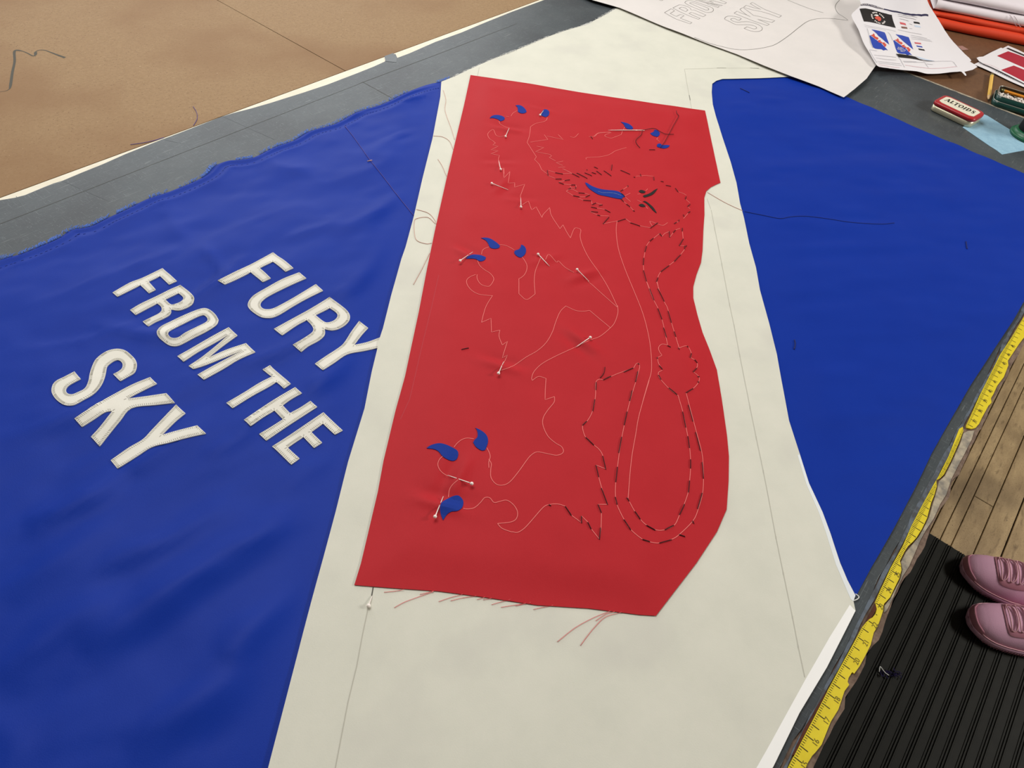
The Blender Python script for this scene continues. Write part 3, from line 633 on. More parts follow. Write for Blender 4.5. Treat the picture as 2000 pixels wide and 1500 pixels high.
LINES = [('s','Z1',(345,465,365,520,430,561,500,590,535,598)),('s','Z1',(480,375,540,380)),('s','Z1',(580,370,620,310,700,265)),
 ('s','Z1',(480,730,440,755,370,772,290,745,260,680,235,635,190,650,140,695,125,740,160,810,220,850,275,895)),('l','Z1',(275,895,225,935,330,960,190,1030,330,1050,190,1105,355,1140,335,1200,345,1330,375,1410,440,1385,445,1500)),
 ('l','A',(427,605,445,600,447,660,487,617,475,692,517,690,517,720,583,700,555,775,560,835,565,835,607,810,628,868,657,848,695,917)),('s','A',(695,917,705,895,745,853)),('s','A',(745,853,757,905,812,990)),('l','A',(812,990,832,965)),('s','A',(832,965,855,1010,880,1050)),
 ('s','A',(880,1050,905,990,930,987,948,1000,943,1040,960,1100,1000,1180,1070,1280,1130,1380,1187,1500)),('s','B',(1854,490,1855,540,1835,600,1805,637,1740,690,1675,715,1580,760,1450,820,1360,870,1310,920,1295,960,1298,978)),
 ('s','B',(1298,978,1340,952,1388,965)),('l','B',(1388,965,1383,1040,1382,1103,1443,1083)),('s','B',(1443,1083,1440,1120,1400,1170,1370,1220,1368,1270,1400,1340,1450,1385,1490,1410,1500,1445,1460,1465,1400,1455,1330,1443,1290,1465,1260,1500,1210,1570,1150,1640,1100,1660,1060,1650,1030,1610,1028,1560,1032,1520,1015,1490)),
 ('s','B',(1570,275,1510,240,1470,200,1455,207,1407,157,1385,190)),('s','B',(1660,330,1760,420,1850,500)),
 ('s','Z6',(605,570,620,500,660,460,750,425)),('s','Z6',(960,380,1050,390,1150,430,1245,485)),('s','Z6',(1390,615,1440,680,1490,780,1485,880,1440,970,1370,1030,1335,1045)),('l','Z6',(1335,1045,1335,1340,1440,1440)),('s','Z6',(1440,1440,1485,1452,1530,1440)),
 ('l','Z6',(1530,1440,1650,1345)),('s','Z6',(1650,1345,1635,1100,1650,920,1700,780,1760,640)),('s','Z6',(525,690,570,790,660,870,770,940,840,1030,825,1110,760,1190,690,1192,600,1160,540,1090,515,1020,520,965)),
 ('s','Z6',(490,965,400,1000,330,1050,312,1110,340,1190,420,1280,540,1345,680,1368,825,1380)),('s','B',(1040,425,1000,490,980,550,968,600)),('l','B',(968,600,1030,573,1033,663,1088,650)),('s','B',(1088,650,1082,690,1103,747)),('l','B',(1103,747,1137,723,1103,832,1137,812,1085,915)),
 ('s','B',(1085,915,1170,885,1260,825,1330,785,1390,730,1430,660,1450,600,1480,530,1517,493)),('s','B',(1517,493,1580,522,1630,527,1672,522)),('l','B',(1672,522,1807,635)),
 ('s','Cc',(823,125,815,165,815,230,830,340,870,470,930,620,1000,790,1040,910,1070,1040,1085,1150,1090,1250,1085,1320,1060,1400,1020,1540)),('s','D',(1005,160,960,310,925,440,905,560,880,700,865,830,857,930,850,1025)),
 ('s','Z1',(1290,395,1270,450,1200,485,1100,505,1040,525,960,580)),('s','Z1',(960,580,955,650,935,770,895,885)),('l','Z1',(895,885,1075,1165,1040,1220,1130,1310,1180,1420,1290,1500)),('l','Z1',(960,880,1300,830,1230,735)),('l','Z1',(1080,960,1225,985,1060,1065,1160,1085,1340,1120,1375,1150,1325,1180,1400,1220,1450,1245)),
 ('l','Z1',(1600,1250,1460,1280,1590,1335)),('l','Z1',(1500,1375,1640,1365)),('l','Z1',(1590,1400,1700,1450,1770,1490)),('l','Z1',(1280,760,1600,830,1500,730)),('s','Z1',(1730,770,1820,785,1900,710)),('s','A',(1000,390,1040,388,1060,370,1140,360)),
 ('s','Z2',(270,605,350,545,430,535,570,535)),('s','Z2',(580,540,470,582,490,615,580,640)),('l','Z2',(580,640,755,575,780,510,820,440)),('s','Z2',(135,1015,140,985,250,975,360,970,500,945,580,910,640,870,740,835,850,805)),('l','Z2',(1410,625,1385,655,1440,700)),('s','Z2',(1020,1315,1060,1310,1100,1310,1180,1300,1330,1315)),
 ('l','Z3',(110,330,240,370)),('l','Z3',(390,392,570,390,420,310)),('l','Z3',(110,435,240,485)),('l','Z3',(430,530,320,560)),('l','Z3',(410,600,560,610)),('l','Z3',(640,615,655,640,640,680,560,670,530,640)),('s','Z3',(460,740,510,705,590,705,680,750)),('l','Z3',(820,780,915,805)),('l','Z3',(590,820,460,740)),('l','Z3',(720,848,840,848)),
 ('l','Z3',(690,870,790,910)),('l','Z3',(950,925,965,995)),('l','Z3',(1040,965,1165,1000)),('l','Z3',(1060,1070,1210,1090)),('l','Z3',(930,1140,1065,1200)),('l','Z3',(1120,1215,1290,1222)),('l','Z3',(1185,1373,1455,1318)),('l','Z3',(1570,705,1665,640)),('l','Z3',(1600,830,1710,775)),('l','Z3',(1610,850,1715,940)),('l','Z3',(1580,940,1640,985)),('l','Z3',(1705,1040,1775,1115)),
 ('s','Z4',(1250,550,1330,575,1405,615)),('l','Z4',(1390,690,1420,720,1475,765)),('l','Z4',(1430,838,1475,880)),('l','Z4',(1350,1070,1440,965)),('s','Z4',(500,1210,600,1235,710,1250)),('s','Z4',(740,1220,690,1130,750,1140,850,1180,950,1205,1040,1150)),('l','Z4',(1200,1155,1260,1125)),('l','Z4',(445,710,535,755)),('l','Z4',(610,530,650,490)),('l','Z4',(610,830,650,880)),('l','Z4',(450,595,510,590)),('l','Z4',(210,1070,320,1150)),
 ('s','Z5',(545,460,500,515,475,560)),('l','Z5',(440,690,418,820)),('l','Z5',(405,970,412,1090)),('l','Z5',(475,1330,540,1500)),('l','Z5',(550,455,760,290)),('l','Z5',(810,355,870,290,965,250)),('l','Z5',(985,365,1055,270)),('l','Z5',(1105,215,1200,180)),('l','Z5',(1253,240,1268,400)),('l','Z5',(1187,555,1305,565)),('s','Z5',(1305,630,1260,690,1215,750)),('l','Z5',(1080,895,968,980)),('s','Z5',(785,1120,745,1180,720,1245)),('l','Z5',(690,1335,745,1500)),
 ('s','Cc',(1050,600,1100,730,1140,810,1175,910,1195,1000,1215,1095)),('s','Cc',(1133,600,1150,670,1190,760,1215,810,1245,920,1275,1020,1305,1120)),('s','Cc',(1215,1095,1170,1090,1145,1115,1150,1145,1170,1175)),('l','Cc',(1170,1178,1135,1195)),('s','Cc',(1135,1195,1145,1240,1175,1285)),('s','Cc',(1175,1293,1145,1310,1145,1335,1165,1370,1230,1440,1300,1495)),
 ('s','Cc',(1305,1120,1345,1105,1375,1110,1400,1160,1395,1195)),('s','Cc',(1395,1195,1430,1215,1448,1245,1440,1280,1415,1305)),('s','Cc',(1415,1305,1460,1345,1455,1390,1410,1440,1360,1468)),
 ('s','D',(1215,270,1250,390,1275,510,1300,650,1308,780,1300,900,1290,980,1260,1070,1225,1150,1190,1220,1120,1255,1060,1258,990,1225,940,1180,895,1115,845,1022)),
 ('s','D',(1275,255,1300,350,1345,520,1390,690,1400,800,1402,880,1395,990,1365,1100,1325,1190,1225,1290,1170,1325,1080,1352,1010,1345,955,1325,870,1255,820,1180,770,1075,757,1000,760,900,775,770,800,600,835,430,870,290,910,160,935,65)),('s','D',(935,65,930,38,910,40,890,72)),
 ('s','D',(890,72,780,110,670,158)),('s','D',(670,158,635,155,613,180,612,260,600,350,580,410,550,460,517,490)),('s','D',(517,490,518,520,540,580,600,635,640,670,665,715,685,810)),('l','D',(685,810,615,782)),('s','D',(615,782,635,870,660,960,700,1070)),('l','D',(700,1070,630,1070,655,1130)),('l','D',(655,1130,652,1240,640,1325)),('l','D',(640,1325,580,1250,555,1200,510,1155,510,1205,435,1150,390,1083)),
 ('s','D',(390,1083,340,1068,280,1070,230,1090,150,1180,90,1245,40,1275,0,1270)),('s','E',(1050,718,1010,705,985,692,965,668)),('s','E',(965,668,1040,660,1075,640,1082,600,1060,560,1020,532,980,538,945,545,920,518,890,517,865,545,830,575,790,583,765,580)),
 ('s','Z7',(890,372,925,440,937,500,918,560,920,640)),('s','Z7',(305,485,260,530,240,590,255,650,300,705,370,750)),('s','Z7',(510,800,440,860,395,930,380,1030)),('s','Z7',(455,365,500,310,560,265,630,245,720,255))]
for kind, crop, s in LINES:
    p = pts(crop, s); p = smooth(p, 4) if kind == 's' else p
    q = line_on(p, z_red, .00035, .005); obj('outline_thread', *ribbonVF(q, .0008), chalk, RED, None, False)
ST = dict(Z3=(90,325,105,430,245,375,395,400,575,390,715,460,665,378,870,485,820,375,960,435,960,370,1040,395,860,310,870,325,1005,260,1075,293,1050,340,1150,415,1195,335,1340,437,1355,215,1342,325,1520,325,1705,405,1780,455,1803,470,1905,400,1920,440,250,498,370,497,430,527,530,512,315,563,410,600,555,613,640,613,645,650,645,680,500,697,550,675,700,767,820,778,595,823,720,848,840,850,920,810,790,912,945,923,965,998,1040,965,1100,1020,1170,1000,945,1045,1060,1070,940,1133,1080,1145,1215,1095,1320,1150,1065,1200,1120,1215,1180,1373,1295,1240,1460,1325,1620,1275,1710,1350,1900,1415,1520,735,1570,705,1665,620,1665,645,1530,885,1580,940,1635,985,1705,1040,1763,1115,1798,1125),
 Z4=(770,255,775,320,905,340,960,355,1005,420,1105,440,1190,475,1245,550,1405,635,1385,690,1480,790,1430,835,1480,930,1440,960,1350,990,1360,1030,1265,1090,1255,1125,1215,1140,1170,1170,705,1255,850,1150),
 Z5=(970,240,978,370,1055,270,1105,215,1255,170,1250,240,760,290,805,350,545,458,625,390,475,560,440,690,415,820,405,970,410,1090,475,1330,1275,405,1187,555,1305,560,1305,630,1345,545,1325,580,1215,750,1080,895,965,985,785,1120,725,1245,690,1335),
 Cc=(1075,655,1110,745,1140,810,1172,895,1185,960,1207,1035,1140,655,1190,755,1220,830,1245,920,1268,990,1280,1030,1215,1100,1240,1112,1300,1118,1308,1130,1370,1103,1376,1113,1402,1160,1393,1193,1428,1210,1448,1235,1445,1275,1415,1305,1450,1343,1465,1343,1455,1378,1457,1390,1415,1435,1360,1468,1135,1190,1135,1202,1150,1255,1175,1285,1145,1330,1165,1365,1225,1430,1290,1483),
 D=(725,130,670,157,888,70,820,100,925,35,932,45,922,95,905,172,880,235,862,310,843,390,822,488,803,575,782,690,772,795,760,905,757,1015,770,1070,820,1180,870,1255,955,1325,1010,1342,1080,1352,1170,1327,1225,1290,1268,1305,1322,1190,1333,1210,1393,985,1360,1100,1393,760,1402,880,1345,540,1380,675,1292,340,1325,460,1250,390,1273,505,1288,570,1300,655,1308,740,1308,805,1300,895,1293,980,1263,1068,1227,1145,1185,1222,1120,1255,1050,1258,985,1222,940,1178,900,1120,842,1020,858,1045,617,175,615,230,607,300,592,385,547,460,517,490,540,578,600,635,665,715,687,812,615,782,635,868,655,950,700,1070,630,1070,655,1130,648,1240,640,1325,580,1250,555,1200,508,1155,510,1205,435,1150,390,1083,270,1070,285,1080),
 Z2=(220,605,250,650,1255,840,1360,843), B=(838,775,885,765))
unit = None
for crop, s in ST.items():
    for a, b in pts(crop, s).reshape(-1, 2, 2):
        qa, qb = onto(np.array([a, b]), lambda x, y: z_red(x, y)+.0006)
        L = np.linalg.norm(qb-qa)
        if unit is None:
            V, F = tubeVF([(-.5, 0, 0), (-.3, 0, .0003), (.3, 0, .0003), (.5, 0, 0)], .00055, 5)
            unit = bpy.data.meshes.new('basting_stitch'); unit.from_pydata(V.tolist(), [], F); unit.update(); unit.materials.append(dark_red)
        o = bpy.data.objects.new('basting_stitch', unit); C.objects.link(o); o.parent = RED
        o.location = Vector((qa+qb)/2)-Vector(RED.location)
        o.rotation_euler = Vector(qb-qa).to_track_quat('X', 'Z').to_euler(); o.scale = (L, 1, 1)
for crop, p in (('D', smooth(pts('D', (680, 65, 675, 100, 663, 125, 645, 145)), 3)),):
    q = line_on(p, z_red, .0008, .003); obj('basting_tail', *tubeVF(q, .0005, 4), dark_red, RED)
CLAW = [('Z1',(165,405,205,365,270,345,350,348,420,370,460,400,440,440,375,465,330,430,270,410,210,400)),('Z1',(670,155,740,150,810,180,865,235,885,280,850,305,780,310,715,280,715,230,705,190)),('Z1',(1150,340,1180,290,1220,240,1265,235,1310,255,1330,300,1310,355,1255,385,1200,365)),
 ('Z2',(750,345,820,355,900,385,955,430,970,460,930,475,860,465,825,430,800,385)),('Z2',(1275,545,1330,520,1350,480,1400,495,1440,530,1440,570,1400,610,1340,595,1300,575)),('Z2',(1390,760,1410,735,1450,730,1490,755,1560,755,1620,760,1590,795,1520,815,1440,800,1400,785)),
 ('Z6',(300,650,350,600,420,572,500,570,600,585,690,620,675,665,620,695,560,695,500,660,440,648,360,648)),('Z6',(595,245,700,240,790,265,880,320,950,380,965,405,945,440,870,455,790,440,755,400,730,345,690,295,640,265)),('Z6',(1380,375,1440,405,1475,470,1460,550,1410,605,1360,625,1300,600,1250,550,1245,510,1275,485,1330,470,1365,430)),
 ('Z7',(90,375,150,335,250,310,340,325,440,370,500,410,512,460,490,520,440,545,370,525,300,480,250,420,190,390)),('Z7',(740,105,800,130,870,180,905,240,905,310,870,400,820,405,750,360,710,300,730,265,765,230,770,180,760,135)),('Z7',(310,1335,280,1260,268,1180,290,1100,380,1045,460,1010,520,1010,570,1060,580,1110,560,1170,500,1210,420,1220,360,1260))]
zap = lambda x, y: z_red(x, y)+.0008
def app(name, crop, s, m):
    q = onto(round_soft(pts(crop, s)), zap)[:, :2]
    return piece(name, dens(q, .004, True), zap, m, RED, .0007, .005)
for crop, s in CLAW: app('claw', crop, s, applique)
tg = app('tongue', 'Z3', (830,560,880,580,960,630,1060,670,1160,695,1280,710,1400,720,1480,740,1530,770,1605,840,1570,850,1540,880,1470,878,1380,860,1240,830,1100,800,1000,745,910,680,850,610), applique)
q = line_on(smooth(pts('Z3', (1080,740,1170,765,1270,765,1360,770,1450,790,1540,825)), 4), zap, .0002, .004); obj('tongue_line', *tubeVF(q, .00035, 3), white_line, tg)
q = line_on(pts('Z3', (1530, 775, 1570, 805, 1600, 840)), zap, .0003, .004); obj('tongue_stitch', *tubeVF(q, .0006, 4), black_cloth, tg)
for s in ((480,530,505,510,550,512,610,540,590,562,540,568,495,550), (480,800,510,782,560,785,610,825,570,838,520,832,490,815)): app('eye', 'Z4', s, black_cloth)
for s in ((560,630,580,610,650,590,720,555,780,510,845,480,800,545,750,595,670,630,590,650), (560,735,590,720,640,745,710,800,770,860,825,950,820,960,760,910,700,845,640,780,590,745)): app('brow', 'Z4', s, black_cloth)
for s in ((300,1072,360,1066,415,1058),(360,1163,420,1130,500,1100,590,1068),(510,1085,550,1075,590,1066),(620,1127,690,1103,760,1085),(690,1122,760,1105,840,1094),(845,1115,890,1102),(880,1116,930,1108),(930,1145,980,1130,1040,1116),(985,1160,1060,1148,1160,1133),(1070,1152,1130,1138),(1175,1173,1230,1160,1290,1150),(1315,1363,1420,1280,1530,1220,1625,1182),(1450,1385,1490,1330,1540,1270,1600,1215,1690,1190),(1540,1240,1600,1200,1650,1187)):
    q = line_on(smooth(pts('E', s), 3), z_cream, .0006, .004); q[-1, 2] += .001; obj('frayed_thread', *tubeVF(q, .00028, 3), red_thread, RED)
q = line_on(pts('P', (857, 537, 843, 600, 828, 660, 800, 780, 782, 819)), z_red, .0001, .006)
cr_m = mat('crease_red', (176, 38, 48), .65, .3); V, F = ribbonVF(q, .0011); obj('crease_line', V, F, cr_m, RED, None, False)
# pencil lines on the white band
for s in ((1389,410,1396,447,1410,517,1425,595,1434,637,1445,695,1455,746,1465,796,1477,855,1491,921,1503,983,1515.5,1050,1530,1120,1548,1206,1559,1263,1572,1323), (1337,135,1341,160,1346,186,1351,214), (1337,135,1400,133,1465,133,1510,136), (936,132,932,152),
          (720,1184,708,1240,697,1300,680,1370,655,1500,640,1570), (1381,388,1388,408)):
    p = pts('P', s); q = line_on(p, z_cream, .00018, .01); V, F = ribbonVF(q, .0008); obj('pencil_line', V, F, pencil_m, CF, None, False)
for a, b, n_ in (((1389, 410), (1515, 1050), 14), ((1515, 1050), (1560, 1263), 5)):
    base = pts('P', (1389,410,1396,447,1410,517,1425,595,1434,637,1445,695,1465,796,1477,855,1491,921,1515.5,1050,1530,1120,1548,1206,1559,1263))
for a in base[1:]:
    q = line_on(np.array([a-(.3, 3), a+(.3, 3)]), z_cream, .0003, .01); V, F = ribbonVF(q, .0010); obj('pencil_tick', V, F, pencil_m, CF, None, False)
for s in ((1400, 133, 1418, 133), (1465, 133, 1482, 133.6), (1346, 186, 1348, 196), (729, 1147, 726, 1164)):
    q = line_on(pts('P', s), z_cream, .0003, .01); V, F = ribbonVF(q, .0011); obj('pencil_tick', V, F, pencil_k, CF, None, False)

# ------------------------------------------------------------------ pins, needle, threads
ico = []
bm = bmesh.new(); bmesh.ops.create_icosphere(bm, subdivisions=2, radius=1); bm.verts.ensure_lookup_table()
icoV = np.array([v.co[:] for v in bm.verts]); icoF = [[v.index for v in f.verts] for f in bm.faces]; bm.free()
PLAB = ['white headed pin between the three upper left claws and the first paw line', 'white headed pin stuck through the rounded blue claw near the top of the red piece', 'white headed pin above the zigzag mane line at the upper left of the red piece',
        'white headed pin lying alone on plain red, level with the blue tongue', 'white headed pin standing upright at the zigzag tip left of the lion head', 'white headed pin through the tip of the lowest claw of the middle paw', 'white headed pin beside the middle paw, its point toward the zigzag',
        'white headed pin where the middle leg line meets the body curve', 'white headed pin on the lower thigh line, head toward the upper right', 'white headed pin at the bottom tip of the toothed line, middle of the red piece', 'white headed pin between the two left claws of the lowest paw', 'white headed pin beside the bottom left blue claw of the red piece',
        'white headed pin on the cream band just below the red corner']
allp = [(p, z_red) for p in PIN_PX]+[(np.array([(720, 1183), (727, 1164)]), z_cream)]
for (p, zf), lab in zip(allp, PLAB):
    r = .0021
    a = onto(p[:1], lambda x, y: zf(x, y)+r+.0004)[0]; b = onto(p[1:], lambda x, y: zf(x, y)+.0007)[0]
    n_ = 7; sh = np.array([a+(b-a)*t for t in np.linspace(0, 1, n_)])
    zz_ = zf(sh[:, 0], sh[:, 1]); up_ = max(0, (zz_+.0002-sh[:, 2]).max()); sh[:, 2] += up_*np.linspace(1, .6, n_); a[2] = sh[0, 2]
    root = empty('pin', (a[0], a[1], zf(a[:1], a[1:2])[0])); tag(root, lab, 'pin', 'pins in the fabric')
    obj('pin_head', a+icoV*r, icoF, pearl, root)
    obj('shaft', *tubeVF(sh, .0007, 6, np.linspace(1, .55, n_)), steel, root)
nd = onto(pts('Z2', (525, 495, 1170, 493)), lambda x, y: z_red(x, y)+.0018)
zmax = z_red(np.linspace(nd[0, 0], nd[1, 0], 20), np.linspace(nd[0, 1], nd[1, 1], 20)).max()+.0012
nq = np.array([nd[0]+(nd[1]-nd[0])*t for t in np.linspace(0, 1, 8)]); nq[:, 2] = zmax
nroot = empty('needle', nq[4]); tag(nroot, 'long steel needle lying across the red piece near its top right claws', 'needle')
obj('shaft', *tubeVF(nq[:7], .0009, 8, [.25, .7, .9, 1, 1, 1, 1]), steel, nroot)
ey = MB(); d = _n(nq[-1]-nq[0]); s_ = np.array([-d[1], d[0], 0])
c0 = nq[6]+(nq[7]-nq[6])*.5; L2 = np.linalg.norm(nq[7]-nq[6])*.5
ring = [c0+d*L2*math.cos(t)+s_*.0012*math.sin(t) for t in np.linspace(0, 2*math.pi, 17)]; ey.tube(ring, .0004, 5); ey.build('eye_loop', steel, nroot)
def thread(name, segs, zf, r, m, lab, off=.0006, parent=None, group=None):
    b = MB()
    for p in segs: b.tube(line_on(smooth(p, 4), zf, off, .003), r, 4)
    o = b.build(name, m, parent)
    if parent is None: tag(o, lab, 'thread', group)
    return o
thread('thread', [pts('Z2', (1690, 570, 1640, 570, 1600, 570, 1540, 565, 1450, 525, 1370, 475, 1300, 465, 1220, 483, 1165, 493, 1130, 500)), pts('Z2', (1130, 500, 1110, 580, 1020, 665, 1020, 720, 1060, 780, 1090, 808))], lambda x, y: z_red(x, y)+.0014, .00055, dark_red, 'black thread drawn through the needle eye, curling over the red piece')
thread('thread', [pts('Z2', (1450, 800, 1520, 715, 1600, 570, 1690, 400)), pts('Z2', (1690, 400, 1780, 245)), pts('Z2', (1780, 243, 1745, 200, 1733, 150))], lambda x, y: z_red(x, y)+.0021, .00055, dark_red, 'long straight black thread tail crossing the lower claw at the red top right')
thread('thread', [pts('T2', (496, 706, 540, 760, 590, 830, 640, 900, 700, 975, 780, 1080, 880, 1205))], z_bluel, .00045, purple_thread, 'violet thread running from the frayed blue edge down to the white band')
q = line_on(pts('T2', (622, 903, 648, 897)), z_bluel, .0012, .01); o = obj('thread_snip', *tubeVF(q, .0007, 4), pink_thread); tag(o, 'tiny pale snip of thread across the violet thread on the blue panel', 'thread')
for s, crop, lab in (((1045,505,1060,560,1055,620,1090,720,1108,780), 'T2', 'wavy pale red thread in the narrow top left corner of the white band'), ((990,760,1040,765,1080,790,1100,835), 'T2', 'hooked pale red thread on the white band left of the red top left corner'),
                     ((1015,890,1040,930,1063,985), 'T2', 'short pale red thread on the white band below the hooked one'), ((980,1358,950,1362,900,1345,885,1310,883,1240,900,1220,960,1215,1000,1250), 'T2', 'looped pale red thread on the white band where the blue thread ends'),
                     ((895,1170,960,1190,995,1225,1005,1252), 'T2', 'arched pale red thread just above the looped thread on the white band'), ((630,150,590,235,525,355), 'B', 'straight pale red thread slanting down from the red left edge over the white band')):
    thread('thread', [pts(crop, s)], z_cream, .0004, pink_thread, lab)
thread('thread', [pts('R8', (72, 60, 140, 100, 190, 125, 232, 143))], z_cream, .0004, pink_thread, 'pale thread from the red notch across the white band to the right blue panel')
thread('thread', [pts('R8', (240, 147, 330, 165, 400, 178, 450, 170, 520, 168, 620, 180, 720, 195, 850, 203, 915, 198))], z_bluer, .0004, blue_thread, 'long dark blue thread lying level across the right blue panel')
for s, crop, lab in (((985, 577, 1045, 605), 'T3', 'short dark thread near the top of the right blue panel'), ((465, 725, 468, 745, 463, 768), 'R8', 'bent dark thread near the left side of the right blue panel'), ((1238, 282, 1243, 315), 'R8', 'small dark thread near the right side of the right blue panel')):
    thread('thread', [pts(crop, s)], z_bluer, .0009, blue_thread, lab)

# ------------------------------------------------------------------ pattern paper
pp = [(1120, -16), (1157, 0), (1210, 15), (1255, 34), (1300, 53), (1345, 70), (1390, 88), (1440, 106), (1490, 127), (1546, 149), (1600, 169), (1648, 190), (1670, 173), (1693, 153), (1712, 126), (1735, 80), (1740, -30), (1600, -120), (1300, -110)]
zpp = idw([(1157, 0, .007), (1255, 34, .008), (1390, 88, .0075), (1546, 150, .0085), (1648, 190, .0062), (1670, 172, .012), (1700, 145, .016), (1600, 120, .0075), (1400, 40, .0072), (1550, 60, .0072), (1712, 126, .014), (1740, 80, .008), (1660, 80, .0075), (1300, 0, .0072), (1800, -30, .006), (1500, -60, .0075)])
z_pat = lambda x, y: H+zpp(x, y)+.0007*vn(np.atleast_1d(x)*14, np.atleast_1d(y)*14, 41)
q = onto(np.array(pp), z_pat)[:, :2]
PAT = piece('pattern_paper', dens(q, .02, True), z_pat, paper, None, .0004, .016, None, None, True)
tag(PAT, 'large white pattern paper with outlined FROM and SKY lettering at the top', 'paper')
PL = [('l','G1',(220,310,385,215,470,265,360,330,510,403,615,352,700,385,605,445,750,500,895,553,845,583,500,465,370,395,220,310)),('l','G1',(425,195,590,115,700,135,810,175,865,215,870,245,950,245,1050,290,1235,368,1165,410,1000,345,880,300,820,330,950,390,1095,450,1045,472,850,400,600,290,425,195)),('l','G1',(575,205,640,175,730,195,795,245,740,288,575,205)),
 ('s','G1',(715,60,760,25,830,15,950,40,1150,105,1300,155,1390,195,1420,240,1390,285,1320,305,1230,300,1100,250,900,170,760,100,715,60)),('s','G1',(830,75,900,65,1050,110,1200,165,1290,205,1300,235,1250,248,1150,215,950,130,830,75)),('l','G1',(950,-5,1250,80,1300,110,1525,185,1560,160,1230,60,1040,-5)),('l','G1',(1090,-5,1420,62,1310,15)),('l','G1',(1230,60,1640,130,1600,145,1300,70)),('l','G1',(1340,0,1690,95,1740,65,1560,-5)),('s','G1',(95,0,140,18,190,0)),
 ('s','G2',(685,520,610,570,500,520,420,520,390,545,450,590,570,622,700,612,850,605,1000,635,1150,685,1250,755,1270,800,1240,850,1150,880,1030,880,900,850,760,795)),('l','G2',(760,795,845,748)),('s','G2',(845,748,950,785,1030,808,1090,800,1110,770,1060,730,950,700,800,690,600,692,500,675,350,600,240,550,220,520,260,470,350,448,480,460,600,485,685,520)),
 ('l','G2',(480,370,560,318,700,375,840,420,960,483,840,420,690,310,645,260,725,210,880,320,1020,430,1200,465,1620,577,1540,628,1300,575,1130,535,1300,605,1465,678,1400,713,1000,580,700,460,480,370)),('l','G2',(930,105,1000,65,1200,190,1350,270,1550,345,1805,440,1735,490,1500,400,1250,325,1000,280,745,205,820,150,1000,210,1150,245,1235,268,1080,190,930,105)),
 ('s','G3',(380,365,520,420,650,455,750,478,850,487,970,480,1090,460,1180,430,1300,350,1400,270,1480,213,1560,187,1650,180,1760,185,1880,200)),('s','G3',(1800,0,1765,40,1757,80,1785,130,1830,160,1880,195)),('s','G3',(1290,0,1400,45,1520,90,1640,125))]
for kind, crop, s in PL:
    p = pts(crop, s); p = smooth(p, 4) if kind == 's' else p
    q = line_on(p, z_pat, .0003, .012); V, F = ribbonVF(q, .0011); obj('drawn_line', V, F, pencil_k if crop == 'G3' else mat('pencil_grey', (120, 117, 112), .9, .1) if 'pencil_grey' not in MATS else MATS['pencil_grey'], PAT, None, False)

# ------------------------------------------------------------------ printed proof, stack of sheets
def sheet_stack():
    zt = idw([(1700, -14, .042), (1750, -14, .07), (1800, -14, .088), (1808, 0, .078), (1814, 12, .064), (1682, 8, .034), (1664, 27, .029), (1676, 56, .024), (1692, 95, .020), (1712, 127, .0185), (1733, 132, .0105), (1757, 136, .0085), (1790, 139, .0075), (1834, 143, .0085), (1878, 140, .012), (1885, 146, .013),
              (1740, 30, .034), (1812, 28, .046), (1720, 70, .030), (1760, 90, .018), (1800, 70, .020), (1838, 60, .022), (1830, 44, .035), (1840, 90, .012), (1822, 28, .049), (1858, 92, .010)])
    f = lambda k: (lambda x, y: H+.0035+zt(x, y)-k*.0012)
    shapes = [[(1686, -14), (1682, 8), (1670, 21), (1663, 29), (1668, 42), (1676, 56), (1685, 80), (1692, 93), (1700, 106), (1712, 127), (1721, 131), (1733, 132.6), (1757, 136), (1774, 137.5), (1790, 139), (1802, 142), (1812, 144), (1834, 143.6), (1856, 141), (1870, 140), (1878, 140), (1885, 147.5), (1887, 145), (1873, 128),
               (1862, 112), (1851, 94), (1838, 72), (1825, 44), (1815, 20), (1806, -5), (1803, -14)],
              [(1690, -14), (1700, 20), (1720, 120), (1760, 132), (1850, 137), (1884, 140), (1909, 130.5), (1892, 119), (1871, 93), (1850, 66), (1834, 40), (1820, 18), (1808, -4), (1805, -14)],
              [(1694, -14), (1700, 20), (1720, 115), (1770, 128), (1850, 132), (1885, 124), (1897, 118), (1885, 106), (1868, 88), (1850, 68), (1833, 42), (1820, 20), (1810, -2), (1807, -14)]]
    labs = ['topmost printed proof sheet with two blue shields and a black emblem banner, curling up', 'white sheet of paper under the printed proof, its right corner showing', 'lowest white sheet of paper under the printed proof']
    out = []
    for k, (s, lab) in enumerate(zip(shapes, labs)):
        zf = f(k); q = onto(smooth(s, 2, True), zf)[:, :2]
        o = piece('printed_sheet', dens(q, .012, True), zf, print_paper, None, .0003, .014, None, None, True); tag(o, lab, 'paper', 'papers of the proof stack'); out.append((o, zf))
    return out
stk = sheet_stack(); PS, zps = stk[0]; zpr = lambda x, y: zps(x, y)+.0005
def pr(crop, s, m, name, parent=None, dz=0., sm=0):
    p = pts(crop, s); p = smooth(p, sm, True) if sm else p
    zf = lambda x, y: zpr(x, y)+dz
    q = onto(p, zf)[:, :2]; return piece(name, dens(q, .006, True), zf, m, parent or PS, .0002, .008)
pr('Q3', (290,115,400,95,480,100,620,130,760,175,900,225,1050,258,1300,305,1500,355,1700,385,1850,395,2000,400,2185,402,2190,455,2000,455,1750,440,1550,410,1300,350,1050,295,950,270,800,240,640,195,520,160,400,150,300,155), p_navy, 'header_bar')
V, F = textVF('PRODUCTION PROOF', 1.0); V[:, 0] /= np.ptp(V[:, 0]); V[:, 1] /= np.ptp(V[:, 1])
ctr = smooth(pts('Q3', (285,135,400,122,500,130,650,172,800,215,950,258)), 8); sl = np.r_[0, np.cumsum(np.hypot(*np.diff(ctr, axis=0).T))]; sl /= sl[-1]
